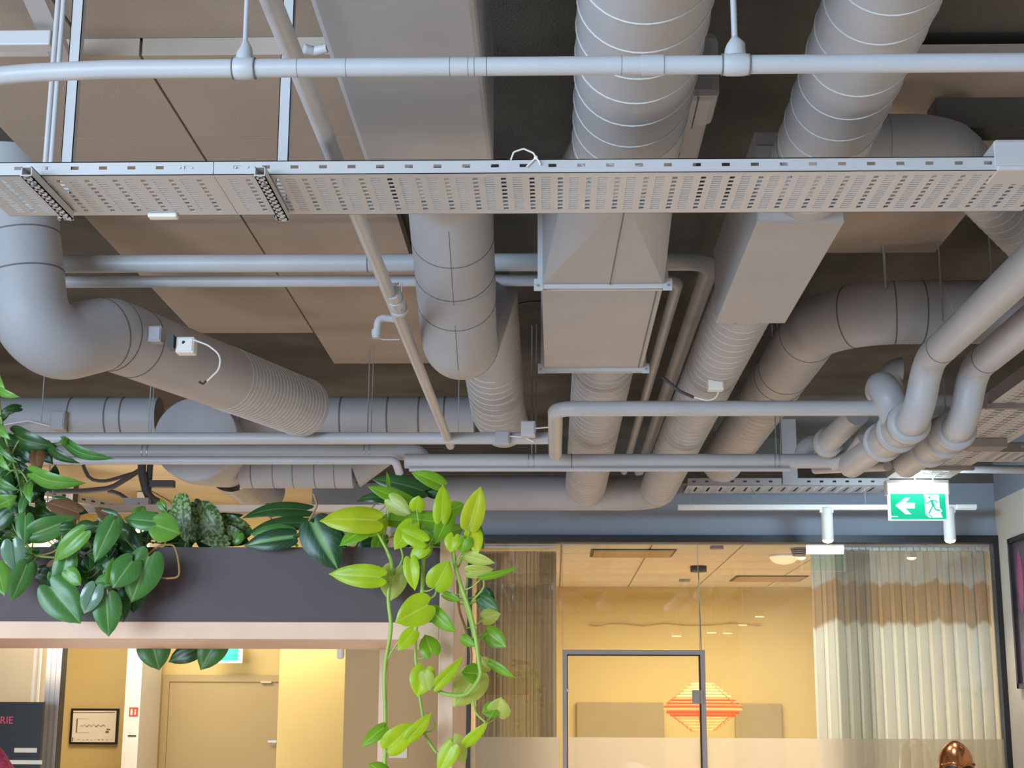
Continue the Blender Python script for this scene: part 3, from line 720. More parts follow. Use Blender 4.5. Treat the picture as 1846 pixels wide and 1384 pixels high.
# branch: upright elbow rising from the left pipe's socket
b0 = cq+dq*0.14; 
b1 = atY(1592, 690, b0.y-0.05)
path = rounded([b0, b1, b1+Vector((0.02, 0.14, 0.0))], 0.06, 12)
t = thing('branch_pipe', 'upright elbow rising from the left thick pipe of the bundle', 'pipe', b0)
MB().sweep(path, 0.060, 28).build('tube', 'pipe', t)
path = rounded([atY(1625, 665, 6.4), atY(1600, 665, 6.4), atY(1612, 720, 6.4)], 0.05, 10)
tag(MB().sweep(path, 0.05, 24).build('branch_pipe', 'pipe'), 'small elbow behind the upright one in the pipe bundle', 'pipe')
a_ = atY(1545, 745, 6.25); b_ = atY(1490, 800, 6.75)
t = thing('branch_pipe', 'short collared pipe left of the pipe bundle, above the long pipe', 'pipe', b_)
MB().sweep([a_, b_], 0.052, 24).build('tube', 'pipe', t)
d = (b_-a_).normalized(); MB().sweep([b_-d*0.05, b_-d*0.045, b_, b_+d*0.004], [0.05, 0.067, 0.067, 0.05], 28).build('collar', 'pipe', t)
path = rounded([atY(1500, 800, 6.9), atY(1450, 800, 6.9), atY(1448, 835, 6.9)], 0.06, 10)
tag(MB().sweep(path, 0.043, 22).build('branch_pipe', 'pipe'), 'rounded elbow at the left end of the bundle, over the long pipe', 'pipe')
path = rounded([atY(1500, 834, g3.y), atY(1535, 826, g3.y-0.05), atY(1562, 785, g3.y-0.35)], 0.08, 10)
tag(MB().sweep(path, 0.04, 24).build('branch_pipe', 'pipe'), 'curved piece joining the long low pipe to the bundle', 'pipe')
for i, (ax, ay, bx_, by_) in enumerate(((1640, 800, 1548, 846), (1560, 812, 1525, 850), (1600, 840, 1470, 846))):
    lab = ['slim pipe under the sockets of the bundle', 'short pipe stub under the left socket of the bundle', 'slim pipe curling under the bundle toward the back tray'][i]
    tag(MB().sweep([atY(ax, ay, 6.5), atY(bx_, by_, 7.3)], 0.022, 14).build('branch_pipe', 'pipe'), lab, 'pipe')

# ------------------------------------------------------------------ tray running away at right, back tray, cross pipes
hq = 1.29
q0 = atH(1846, 700, hq); q1 = atH(1598, 862, hq); q2 = atH(1712, 862, hq)
t = thing('cable_tray', 'perforated tray running away at right toward the exit sign', 'cable tray', (q1.x, 4.0, H(hq)))
fl, sd = tray_mesh(q1.x, q2.x, 4.2, q1.y, H(hq), 0.05, 0.055, nthin=3, nfat=12, axis='Y')
fl.build('tray_floor', 'tray', t)
MB().box((q1.x-0.002, 4.2, H(hq)), (q1.x, q1.y, H(hq)+0.055)).box((q2.x, 4.2, H(hq)), (q2.x+0.002, q1.y, H(hq)+0.055)).build('side_rail', 'grey', t)
for (pxx, pyy) in ((1800, 735), (1600, 846)):
    yy = atH(pxx, pyy, hq-0.02).y; yy = min(yy, q1.y-0.1)
    MB().box((q1.x-0.02, yy, H(hq)-0.022), (q2.x+0.02, yy+0.03, H(hq)-0.001)).build('cross_strut', 'grey', t)
yy = atH(1785, 800, hq-0.03).y
k = thing('junction_box', 'grey box under the right-hand tray', 'junction box', (q1.x+0.1, yy, H(hq)-0.05))
a = atY(1752, 800, yy); b = atY(1815, 776, yy)
MB().box((a.x, yy, H(hq)-0.045), (b.x, yy+0.13, H(hq)-0.001)).build('body', 'grey', k, bevel=0.004)
MB().cyl(((a.x+b.x)/2, yy-0.003, H(hq)-0.024), ((a.x+b.x)/2, yy, H(hq)-0.024), 0.006, 10).build('screw', 'grey', k)
lp = [atY(1716, 800, 7.0), atY(1712, 816, 7.0), atY(1706, 826, 7.0), atY(1694, 820, 7.0), atY(1692, 808, 7.0)]
tag(MB().sweep(resample(rounded(lp, .03), .01)[0], 0.0022, 6).build('cable_loop', 'darksteel'), 'thin dark cable loop hanging under the right-hand tray', 'cable')
lp = [q1+Vector((0.2+0.05*math.cos(a_), -0.02, -0.045+0.045*math.sin(a_))) for a_ in [math.pi*i/8 for i in range(8, 17)]]
tag(MB().sweep([lp[0]+Vector((0,0,.04))]+lp+[lp[-1]+Vector((0,0,.04))], 0.004, 8).build('cable_loop', 'tie'), 'white cable loop under the tray end above the exit sign', 'cable')
yT = 9.15; ht3 = 1.385
zt3 = atY(1400, 875, yT).z
t = thing('cable_tray', 'low perforated tray along the back wall above the track lights', 'cable tray', (1.9, yT, zt3))
xa3 = atY(1240, 875, yT).x; xb3 = atY(1604, 875, yT).x
fl, sd = tray_mesh(xa3, xb3, yT, yT+0.33, zt3, 0.048, 0.078, nthin=8, nfat=1)
fl.build('tray_floor', 'tray', t); sd.build('side_rail', 'grey', t)
MB().box((atY(1411, 870, yT).x, yT-0.01, zt3+0.004), (atY(1438, 870, yT).x, yT+0.01, H(1.8))).build('bracket', 'grey', t)
MB().sweep([(xa3+0.4, yT+0.1, zt3-0.0), (xa3+0.42, yT+0.05, zt3-0.05), (xa3+0.40, yT+0.05, zt3-0.06)], 0.003, 6).build('wire', 'steel', t)
for yy in (7.4,):
    for xx in (q1.x+0.05, q2.x-0.05):
        pass
for (nm, px_, lab) in (('hanger_rod', 1605, 'rod holding the far end of the right-hand tray, left side'), ('hanger_rod', 1705, 'rod holding the far end of the right-hand tray, right side')):
    p = atY(px_, 858, 8.0); k = thing(nm, lab, 'hanger rod', p)
    MB().cyl((p.x+0.02, 8.0, H(hq)+0.0), (p.x+0.02, 8.0, H(1.8)), 0.004, 8).build('rod', 'steel', k)
p = atY(1780, 842, 8.4)
pipe('water_pipe', 'grey pipe entering from the right wall below the right-hand tray', [(q2.x-0.1, 8.5, p.z+0.01), (XR, 8.5, p.z)], 0.024)
y8 = atH(1800, 816, hq).y
t = thing('cable_tray', 'short side tray joining the right-hand tray from the right wall', 'cable tray', (q2.x+0.4, y8, H(hq)))
fl, sd = tray_mesh(q2.x+0.01, XR, y8, y8+0.3, H(hq)+0.005, 0.048, 0.1, nthin=10, nfat=8); fl.build('tray_floor', 'tray', t); sd.build('side_rail', 'grey', t)
# ------------------------------------------------------------------ exit sign
def flat(mb, pts_px, Y, th=0.002):
    P = [atY(x, y, Y) for x, y in pts_px]; return mb.prism(P, (0, -th, 0))
def emis(name, col, s):
    m = mat(name, col, 0.5, emit=col, estr=s, var=0); return m
M['exitgreen'] = emis('exit_green', (0.0, 0.50, 0.26), 0.6)
M['exitwhite'] = emis('exit_white', (0.80, 0.95, 0.88), 0.55)
M['ledwhite'] = emis('led_white', (0.80, 0.95, 1.0), 2.6)
YS = 8.3
def exit_sign(cx_px, top, Y, label, full=True):
    pass
a = atY(1603, 936, YS); b = atY(1708, 888, YS)
ex = thing('exit_sign', 'green emergency exit sign with arrow and running figure hanging at right', 'exit sign', (a.x, YS, a.z))
MB().box((a.x, YS, a.z), (b.x, YS+0.010, b.z)).build('panel', 'exitgreen', ex)
mb = MB()
for (p, q) in (((1602, 937), (1604.4, 888)), ((1706.6, 937), (1709, 888)), ((1602, 938), (1709, 936))):
    u = atY(*p, YS); v = atY(*q, YS); mb.box((u.x, YS-0.002, u.z), (v.x, YS+0.012, v.z))
mb.build('edge', 'exitwhite', ex)
sc_ = 1/9.23
def zp(x, y): return (1580+x*sc_, 840+y*sc_)
mb = MB(); flat(mb, [zp(*p) for p in ((315, 655), (480, 525), (560, 525), (480, 610), (635, 610), (635, 705), (480, 705), (580, 800), (480, 800))], YS, 0.003); mb.build('arrow', 'exitwhite', ex)
mb = MB(); flat(mb, [zp(*p) for p in ((790, 475), (1035, 475), (1050, 690), (1095, 745), (1065, 775), (1105, 855), (880, 858), (815, 800))], YS, 0.003); mb.build('doorway', 'exitwhite', ex)
man = MB()
def limb(pts, w_):
    for i in range(len(pts)-1):
        (x0, y0), (x1, y1) = pts[i], pts[i+1]; dx, dy = x1-x0, y1-y0; l = math.hypot(dx, dy); nx, ny = -dy/l*w_/2, dx/l*w_/2
        flat(man, [zp(x0+nx, y0+ny), zp(x1+nx, y1+ny), zp(x1-nx, y1-ny), zp(x0-nx, y0-ny)], YS-0.0031, 0.002)
limb([(800, 620), (850, 612), (905, 570), (985, 572), (1015, 615)], 17); limb([(915, 570), (945, 660)], 40)
limb([(940, 650), (870, 790)], 22); limb([(945, 640), (985, 725), (1065, 738)], 22); limb([(875, 805), (930, 855)], 14)
flat(man, [zp(880+19*math.cos(i*.5236), 522+19*math.sin(i*.5236)) for i in range(12)], YS-0.0031, 0.002)
man.build('running_figure', 'exitgreen', ex)
mb = MB(); flat(mb, [zp(*p) for p in ((238, 832), (355, 832), (355, 850), (238, 850))], YS, 0.003); mb.build('maker_mark', 'exitwhite', ex)
u = atY(1598, 892, YS-0.02); v = atY(1710, 869, YS-0.02)
hs = MB().box((u.x, YS-0.03, v.z-0.008), (v.x, YS+0.045, v.z+0.012)); hs.box((u.x, YS-0.03, u.z), (u.x+0.01, YS+0.045, v.z)).box((v.x-0.01, YS-0.03, u.z), (v.x, YS+0.045, v.z))
hs.build('housing', 'white', ex, bevel=0.003)
MB().box((u.x+0.012, YS-0.032, u.z+0.010), (v.x-0.012, YS+0.035, v.z-0.008)).build('light_diffuser', 'ledwhite', ex, bevel=0.006)
MB().box((u.x+0.03, YS-0.02, v.z+0.012), (v.x-0.03, YS+0.03, H(1.29))).build('mounting_plate', 'grey', ex)
lamp('exit_sign_light', 'AREA', ((u.x+v.x)/2, YS+0.06, u.z+0.02), 12, (0.55, 0.80, 1.0), 0.3, 0.06, aim=((u.x+v.x)/2, YS+1.5, u.z-0.1))
lamp('exit_sign_light', 'POINT', ((u.x+v.x)/2, YS-0.12, v.z-0.0), 1.3, (0.72, 0.9, 1.0), 0.05)

# ------------------------------------------------------------------ track with two spotlights
YK = 9.3
a = atY(1222, 919, YK); b = atY(1758, 907, YK); zt = a.z
t = thing('light_track', 'white ceiling track above the glass front', 'light track', (a.x, YK, zt))
MB().box((a.x, YK-0.017, zt), (b.x, YK+0.017, zt+0.032)).build('rail', 'white', t, bevel=0.002)
MB().box((b.x-0.12, YK-0.02, zt+0.006), (b.x+0.005, YK+0.02, zt+0.034)).build('end_feed', 'white', t, bevel=0.004)
mb = MB()
for px in (1243, 1560): x = atY(px, 905, YK).x; mb.cyl((x, YK, zt+0.03), (x, YK, zt3), 0.0025, 8)
mb.build('hanger', 'steel', t)
M['spotglow'] = emis('spot_glow', (1.0, 0.70, 0.45), 16)
for px, lab in ((1491, 'white cylinder spotlight on the track, left of the exit sign'), (1711, 'white cylinder spotlight on the track, behind the right edge of the exit sign')):
    x = atY(px, 940, YK).x; zb = atY(px, 974, YK).z
    t = thing('spotlight', lab, 'spotlight', (x, YK, zb), 'track spotlights over the glass front')
    MB().box((x-0.045, YK-0.018, zt-0.018), (x+0.04, YK+0.018, zt)).build('adapter', 'white', t, bevel=0.003)
    MB().cyl((x-0.008, YK, zt-0.03), (x-0.008, YK, zt-0.015), 0.012, 14).build('joint', 'white', t)
    MB().lathe((x, YK, zb), [(0.0, 0.21), (0.034, 0.205), (0.036, 0.19), (0.036, 0.004), (0.034, 0.0), (0.031, 0.002), (0.031, 0.02), (0.0, 0.022)], 28).build('housing', 'white', t)
    MB().ball((x, YK, zb+0.004), 0.033, 24, 8, sc=(1, 1, 0.62), t0=math.pi/2, t1=math.pi).build('lens', 'spotglow', t)
    lamp('spotlight_beam', 'SPOT', (x, YK, zb-0.025), 34, (1.0, 0.80, 0.58), 0.03, aim=(x-0.1, YK+0.25, 0), spot=math.radians(100), blend=0.6)

# ------------------------------------------------------------------ glass front
def glassmat(name, tint=(1, 1, 1), refl=0.10, rough=0.0):
    m = bpy.data.materials.new(name); m.use_nodes = True; nt = m.node_tree; N = nt.nodes; L = nt.links
    N.remove(N['Principled BSDF']); out = N['Material Output']
    tr = N.new('ShaderNodeBsdfTransparent'); tr.inputs[0].default_value = (*tint, 1)
    gl = N.new('ShaderNodeBsdfGlossy'); gl.inputs['Roughness'].default_value = rough
    fr = N.new('ShaderNodeFresnel'); fr.inputs[0].default_value = 1.5
    mul = N.new('ShaderNodeMath'); mul.operation = 'MULTIPLY_ADD'; mul.inputs[1].default_value = 1.0; mul.inputs[2].default_value = refl-0.04
    L.new(fr.outputs[0], mul.inputs[0])
    mx = N.new('ShaderNodeMixShader'); L.new(mul.outputs[0], mx.inputs[0]); L.new(tr.outputs[0], mx.inputs[1]); L.new(gl.outputs[0], mx.inputs[2])
    L.new(mx.outputs[0], out.inputs[0]); return m
M['glass'] = glassmat('clear_glass', (0.96, 0.97, 0.96), 0.07)
M['glass2'] = glassmat('door_glass', (0.95, 0.96, 0.95), 0.06)
fw = 0.045; zf0 = atY(1300, 978, WY).z; zB = 0.0
xlf = atY(849, 1200, WY).x; xrf = XR-0.035
win = MB().box((XL-0.01, WY-0.03, zf0), (XR, WY+0.06, zF)).box((XL-0.01, WY-0.03, 0), (xlf, WY+0.06, zf0)).box((xrf, WY-0.03, 0), (XR, WY+0.06, zf0)).build('window_1', 'black')
struct(win)
xd0 = atY(1014, 1180, WY).x; xd1 = atY(1262, 1180, WY).x; zd = atY(1100, 1171, WY).z; zfilm = atY(1300, 1330, WY).z
def pane(x0, x1, z0, z1, y=WY+0.012, m='glass', par=win, nm='pane'):
    return MB().box((x0, y, z0), (x1, y+0.001, z1)).build(nm, m, par)
pane(xlf, xd0-0.001, 0.02, zf0); pane(xd0+0.001, xd1, zd+0.005, zf0); pane(xd1+0.001, xrf, 0.02, zf0)
for x in (xd0, xd1): MB().box((x-0.0015, WY+0.009, zd if x != 0 else 0), (x+0.0015, WY+0.016, zf0)).build('glass_joint', 'grey', win)
def filmmat():
    m = bpy.data.materials.new('frosted_film_sheet'); m.use_nodes = True; N = m.node_tree.nodes; L = m.node_tree.links
    b = N['Principled BSDF']; tl = N.new('ShaderNodeBsdfTranslucent'); tl.inputs[0].default_value = srgb(250, 240, 226)
    df = N.new('ShaderNodeBsdfDiffuse'); df.inputs[0].default_value = srgb(240, 226, 208); tp = N.new('ShaderNodeBsdfTransparent')
    m1 = N.new('ShaderNodeMixShader'); m1.inputs[0].default_value = 0.62; L.new(df.outputs[0], m1.inputs[1]); L.new(tl.outputs[0], m1.inputs[2])
    m2 = N.new('ShaderNodeMixShader'); m2.inputs[0].default_value = 0.45; L.new(m1.outputs[0], m2.inputs[1]); L.new(tp.outputs[0], m2.inputs[2])
    L.new(m2.outputs[0], N['Material Output'].inputs[0]); return m
M['filmsheet'] = filmmat()
for (x0, x1) in ((xlf, xd0-0.02), (xd1+0.01, xrf)): MB().box((x0, WY+0.016, 0.4), (x1, WY+0.0165, zfilm)).build('frosted_band', 'filmsheet', win, label='frosted film across the lower glass')
# glass door
dt = struct(MB().box((xd0-0.0, WY-0.02, zd-0.03), (xd1+0.03, WY+0.05, zd)).box((xd0, WY-0.02, 0), (xd0+0.028, WY+0.05, zd-0.03)).box((xd1, WY-0.02, 0), (xd1+0.03, WY+0.05, zd-0.03)).build('door_1', 'grey'))
MB().box((xd0+0.028, WY+0.0, 0), (xd0+0.034, WY+0.04, zd-0.03)).box((xd0+0.028, WY, zd-0.038), (xd1, WY+0.04, zd-0.03)).box((xd1-0.008, WY, 0), (xd1, WY+0.04, zd-0.03)).build('door_seal', 'black', dt)
pane(xd0+0.036, xd1-0.01, 0.02, zd-0.04, WY+0.01, 'glass2', dt)
MB().box((xd0+0.036, WY+0.014, 0.4), (xd1-0.01, WY+0.0145, zfilm)).build('frosted_band', 'filmsheet', dt)
hz = atY(1248, 1256, WY).z
MB().box((xd1-0.055, WY-0.03, hz-0.043), (xd1-0.005, WY+0.03, hz+0.043)).box((xd1-0.006, WY-0.045, hz-0.043), (xd1+0.008, WY-0.02, hz+0.043)).build('door_hinge', 'grey', dt, bevel=0.003)
MB().ball((xd0+0.034, WY-0.01, atY(1018, 1244, WY).z), 0.010, 12, 8).build('strike_stud', 'white', dt)

# meeting room behind the glass
YM = atH(1240, 1058, zTop-EYE).y; ZM = zTop
struct(MB().box((XL-0.12, WY+0.12, 0), (XL, YM, H(1.8))).build('wall_meeting_left', 'tan'))
struct(MB().box((XL-0.12, YM, 0), (XR, YM+0.1, ZM+0.3)).build('wall_meeting_back', 'yellow'))
mc = MB(); T6 = 0.6
x0 = XL+0.001; nx = 0
xx = x0
tile_sy = (YM-WY-0.12)/6
while xx < XR-0.01:
    x1 = min(xx+T6, XR-0.001)
    for j in range(6):
        mc.box((xx+0.006, WY+0.13+j*tile_sy+0.005, ZM), (x1-0.006, WY+0.13+(j+1)*tile_sy-0.005, ZM+0.02))
    xx += T6
cm_ = struct(mc.build('ceiling_meeting_room', 'tile')); MB().box((x0, WY+0.12, ZM+0.006), (XR, YM, ZM+0.03)).build('grid_backing', 'grey', cm_)
def ceil_vent(px, py, lab):
    p = atH(px, py, ZM-EYE); k = thing('ceiling_vent', lab, 'vent', (p.x, p.y, ZM))
    MB().box((p.x-0.27, p.y-0.22, ZM-0.012), (p.x+0.27, p.y+0.22, ZM-0.006)).build('panel', 'tan', k)
    MB().box((p.x-0.29, p.y-0.24, ZM-0.006), (p.x+0.29, p.y+0.24, ZM-0.001)).build('frame', 'black', k)
ceil_vent(1140, 996, 'square ceiling vent left of the pendant cord in the meeting room')
ceil_vent(1385, 1042, 'square ceiling vent right of the pendant cord in the meeting room')
# pendant lamp with stacked wooden slats
p = atH(1259, 1020, ZM-EYE); pc = atY(1267, 1275, p.y); 
pd = thing('pendant_lamp', 'orange slatted diamond-shaped pendant lamp glowing in the meeting room', 'pendant lamp', (pc.x, p.y, pc.z-0.2))
MB().cyl((p.x, p.y, ZM-0.045), (p.x, p.y, ZM), 0.062, 28).build('ceiling_cup', 'black', pd)
R_ = 69/F*p.y*1.0; Hh = 42/F*p.y
MB().cyl((p.x, p.y, ZM-0.04), (pc.x, p.y, pc.z+Hh), 0.0035, 8).build('cord', 'black', pd)
M['slatA'] = mat('slat_cream', srgb(240, 190, 110), 0.7, emit=(1.0, 0.60, 0.22), estr=0.55, var=0.05)
M['slatB'] = mat('slat_orange', srgb(226, 104, 52), 0.7, emit=(1.0, 0.25, 0.08), estr=0.45, var=0.05)
ns = 16
for i in range(ns):
    z = pc.z-Hh+2*Hh*i/ns; f_ = 1-abs((i+0.5)/ns-0.5)*2
    r = R_*(0.27+0.73*min(1, f_*1.12)); mm = 'slatB' if i in (5, 6, 8, 9, 10) else 'slatA'
    dz = 2*Hh/ns
    MB().lathe((pc.x, p.y, z), [(r-0.012, 0), (r, 0.002), (r*0.985, dz*0.8), (r-0.02, dz)], 36).build('slat', mm, pd)
mb = MB()
for k_ in range(6):
    a_ = k_*math.pi/3+0.3; pts = [(pc.x+math.cos(a_)*R_*q_, p.y+math.sin(a_)*R_*q_, pc.z+Hh*zz) for q_, zz in ((0.27, -1), (0.96, -0.2), (0.96, 0.2), (0.27, 1))]
    mb.sweep(pts, 0.004, 6)
mb.build('rib', 'slatB', pd)
lamp('pendant_glow', 'POINT', (pc.x, p.y, pc.z-0.35), 5, (1.0, 0.72, 0.42), 0.12)
# dome light, round air valve, smoke detectors
M['domeglow'] = mat('dome_glass', srgb(250, 232, 200), 0.4, emit=(1.0, 0.78, 0.5), estr=0.6)
q = atH(1413, 1000, ZM-EYE); dm = thing('dome_light', 'shallow round dome light on the meeting room ceiling', 'ceiling light', (q.x, q.y, ZM-0.06))
MB().ball((q.x, q.y, ZM-0.012), 0.10, 28, 8, sc=(1, 1, 0.55), t0=math.pi/2, t1=math.pi).build('shade', 'domeglow', dm)
MB().cyl((q.x, q.y, ZM-0.014), (q.x, q.y, ZM), 0.103, 28).build('rim', 'white', dm)
q = atH(1440, 988, ZM-EYE); vn = thing('air_valve', 'round slotted air valve near the curtain on the meeting room ceiling', 'air valve', (q.x, q.y, ZM-0.05))
for i in range(4): MB().cyl((q.x, q.y, ZM-0.012-i*0.013), (q.x, q.y, ZM-0.004-i*0.013), 0.056-0.004*i, 24).build('ring', 'grey', vn)
MB().cyl((q.x, q.y, ZM-0.05), (q.x, q.y, ZM), 0.03, 16).build('core', 'black', vn)
for (px, py, lab) in ((1292, 984, 'flat round smoke detector at the front of the meeting room ceiling'), (1234, 1044, 'flat round smoke detector behind the pendant cord')):
    q = atH(px, py, ZM-EYE); tag(MB().cyl((q.x, q.y, ZM-0.02), (q.x, q.y, ZM), 0.045, 20).build('smoke_detector', 'grey', bevel=0.004), lab, 'smoke detector')
# branch decoration and acoustic panels on the back wall
bp_ = []
xs_ = [1065, 1080, 1100, 1130, 1160, 1180, 1200, 1240, 1280, 1320, 1345, 1372]
for i, x_ in enumerate(xs_): bp_.append(atY(x_, 1123+math.sin(i*1.9)*2.5, YM-0.05))
br = thing('hanging_branch', 'long thin bare branch fixed along the yellow meeting room wall', 'branch', bp_[0])
MB().sweep(bp_, [0.011, 0.008, 0.006, 0.007, 0.006, 0.006, 0.007, 0.006, 0.005, 0.006, 0.005, 0.007], 7).build('bough', 'tan', br)
mb = MB()
for i in (1, 4, 8): mb.cyl((bp_[i].x, YM-0.05, bp_[i].z), (bp_[i].x, YM, bp_[i].z), 0.004, 6)
mb.build('wall_pin', 'steel', br)
for (x_a, x_b, y_a, lab) in ((1040, 1196, 1266, 'grey-beige acoustic panel left of the pendant lamp'), (1328, 1409, 1268, 'grey-beige acoustic panel right of the pendant lamp')):
    u = atY(x_a, 1384, YM-0.05); v = atY(x_b, y_a, YM-0.05)
    tag(MB().box((u.x, YM-0.05, 0.9), (v.x, YM-0.001, v.z)).build('acoustic_panel', 'acoustic', bevel=0.006), lab, 'wall panel')
u = atY(1140, 1374, 11.2)
ch = thing('armchair', 'rounded grey-beige chair back just showing behind the frosted door glass', 'chair', (u.x, 11.2, 0))
MB().sweep([(u.x, 11.2, 0.45), (u.x, 11.2, 0.9), (u.x, 11.22, u.z-0.10), (u.x, 11.24, u.z-0.02), (u.x, 11.24, u.z)], [0.26, 0.28, 0.16, 0.10, 0.02], 24, sq=1).build('backrest', 'grey', ch)
MB().box((u.x-0.27, 10.8, 0.38), (u.x+0.27, 11.3, 0.5)).build('seat', 'cream', ch, bevel=0.03)
for sx in (-0.22, 0.22):
    for yy in (10.85, 11.25): MB().cyl((u.x+sx, yy, 0), (u.x+sx, yy, 0.4), 0.018, 10).build('leg', 'black', ch)

# curtains
def curtmat(name, col, transp, transl, band=None):
    m = bpy.data.materials.new(name); m.use_nodes = True; N = m.node_tree.nodes; L = m.node_tree.links
    N.remove(N['Principled BSDF']); out = N['Material Output']
    df = N.new('ShaderNodeBsdfDiffuse'); tl = N.new('ShaderNodeBsdfTranslucent'); tp = N.new('ShaderNodeBsdfTransparent')
    df.inputs[0].default_value = col; tl.inputs[0].default_value = col
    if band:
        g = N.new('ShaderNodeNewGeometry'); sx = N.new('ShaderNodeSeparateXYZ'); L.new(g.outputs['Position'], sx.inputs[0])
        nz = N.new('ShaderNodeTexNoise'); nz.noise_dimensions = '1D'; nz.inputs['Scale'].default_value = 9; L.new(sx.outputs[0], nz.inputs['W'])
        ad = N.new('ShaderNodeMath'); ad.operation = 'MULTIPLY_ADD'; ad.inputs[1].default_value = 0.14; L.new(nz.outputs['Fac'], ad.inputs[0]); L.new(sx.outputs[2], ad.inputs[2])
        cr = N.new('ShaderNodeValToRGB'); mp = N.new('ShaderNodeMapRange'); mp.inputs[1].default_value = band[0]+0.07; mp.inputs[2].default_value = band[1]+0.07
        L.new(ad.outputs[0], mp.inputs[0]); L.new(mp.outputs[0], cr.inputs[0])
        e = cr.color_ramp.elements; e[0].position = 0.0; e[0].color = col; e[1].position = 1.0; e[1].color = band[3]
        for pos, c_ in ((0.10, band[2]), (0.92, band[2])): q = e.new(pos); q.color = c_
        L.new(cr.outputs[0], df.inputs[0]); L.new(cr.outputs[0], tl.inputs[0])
    m1 = N.new('ShaderNodeMixShader'); m1.inputs[0].default_value = transl; L.new(df.outputs[0], m1.inputs[1]); L.new(tl.outputs[0], m1.inputs[2])
    m2 = N.new('ShaderNodeMixShader'); m2.inputs[0].default_value = transp; L.new(m1.outputs[0], m2.inputs[1]); L.new(tp.outputs[0], m2.inputs[2])
    L.new(m2.outputs[0], out.inputs[0]); return m
zb1 = atY(1600, 1128, 10.0).z; zb2 = atY(1600, 1048, 10.0).z  # heights of the tan scalloped light pattern painted into the curtain colour
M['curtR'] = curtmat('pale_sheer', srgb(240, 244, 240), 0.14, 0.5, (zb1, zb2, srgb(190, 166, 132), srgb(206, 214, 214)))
M['curtL'] = curtmat('grey_sheer', srgb(112, 118, 116), 0.34, 0.35)
M['curtD'] = curtmat('teal_sheer', srgb(112, 126, 122), 0.5, 0.4)
M['curtL2'] = curtmat('beige_sheer', srgb(214, 190, 156), 0.25, 0.5)
def curtain(name, xa, xb, Y, ztop, zbot, m, amp, waves, seed, parent, lab=None):
    rnd = random.Random(seed); n = waves*14; nz = 10; vs = []; fs = []
    phs = []; a_ = 0
    for i in range(n+1): phs.append(a_); a_ += 2*math.pi/14*(0.55+rnd.random()*0.9)
    ams = [amp*(0.5+0.8*rnd.random()) for _ in range(n+1)]
    for _ in range(3): ams = [(ams[max(i-1, 0)]+ams[i]+ams[min(i+1, n)])/3 for i in range(n+1)]
    for j in range(nz+1):
        z = ztop+(zbot-ztop)*j/nz; g_ = 0.35+0.65*min(1, j/3)
        for i in range(n+1):
            vs.append((xa+(xb-xa)*i/n+math.sin(phs[i]*2)*amp*0.2, Y+math.sin(phs[i]+0.04*j)*ams[i]*g_, z))
    for j in range(nz):
        for i in range(n): k = j*(n+1)+i; fs.append((k, k+1, k+n+2, k+n+1))
    return MB().add(vs, fs, True).build(name, m, parent, label=lab)
xc0 = atY(1465, 1100, 9.97).x; xc1 = XR-0.012
ct = thing('curtain', 'pale sheer curtain with a painted-in tan band of light at the right of the glass front', 'curtain', (xc0, 10.05, 0.05))
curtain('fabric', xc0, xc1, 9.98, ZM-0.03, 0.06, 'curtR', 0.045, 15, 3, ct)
curtain('fabric', atY(1508, 1100, 9.91).x, atY(1572, 1100, 9.91).x, 9.905, ZM-0.03, 0.06, 'curtD', 0.018, 5, 5, ct, 'darker grey layer of the curtain')
mb = MB()
for i in range(26): x = xc0+(xc1-xc0)*(i+0.5)/26; mb.box((x-0.018, 9.95, ZM-0.035), (x+0.018, 9.98, ZM-0.008))
mb.build('heading_tape', 'white', ct); MB().box((xc0, 9.94, ZM-0.012), (xc1, 9.99, ZM)).build('track', 'white', ct)
xe0 = atY(858, 1100, 10.0).x; xe1 = atY(1001, 1100, 10.0).x
ct = thing('curtain', 'grey and beige striped sheer curtain behind the left pane beside the pothos', 'curtain', (xe0, 10.0, 0.05))
curtain('fabric', xe0, xe1, 10.06, ZM-0.03, 0.06, 'curtL', 0.03, 11, 8, ct)
curtain('fabric', xe0, xe0+0.17, 10.14, ZM-0.03, 0.06, 'curtL2', 0.02, 5, 9, ct, 'beige fold of the curtain'); curtain('fabric', xe1-0.11, xe1+0.01, 10.14, ZM-0.03, 0.06, 'curtL2', 0.02, 4, 10, ct, 'beige fold of the curtain')
MB().box((xe0, 10.03, ZM-0.012), (xe1, 10.08, ZM)).build('track', 'white', ct)

# poster on the right wall
M['poster'] = mat('poster_print', srgb(58, 40, 52), 0.3, var=0.5, scale=4)
M['magenta'] = mat('poster_magenta', srgb(150, 40, 100), 0.3, var=0.3, scale=9)
u = atX(1818, 972, XR-0.02); v = atX(1846, 1205, XR-0.02); 
y_far = u.y; y_near = u.y-0.9; zt_ = u.z; zb_ = zt_-0.92
pf_ = thing('framed_poster', 'dark magenta poster in a black frame at the right edge', 'poster', (XR-0.01, (y_far+y_near)/2, zb_))
MB().box((XR-0.012, y_near+0.03, zb_+0.03), (XR-0.006, y_far-0.03, zt_-0.03)).build('print', 'poster', pf_)
mb = MB(); X0 = XR-0.03
for (ya_, yb_, za_, zb2_) in ((y_near, y_far, zt_-0.03, zt_), (y_near, y_far, zb_, zb_+0.03), (y_near, y_near+0.03, zb_, zt_), (y_far-0.03, y_far, zb_, zt_)): mb.box((X0, ya_, za_), (XR-0.0, yb_, zb2_))
mb.build('frame', 'black', pf_)
MB().ball((XR-0.013, y_far-0.16, zt_-0.28), 0.10, 14, 10, sc=(0.03, 0.7, 1.9)).build('printed_shape', 'magenta', pf_)
mb = MB().cyl((XR-0.015, y_far-0.05, zt_-0.1), (XR-0.015, y_far-0.05, zt_-0.09), 0.004, 6)

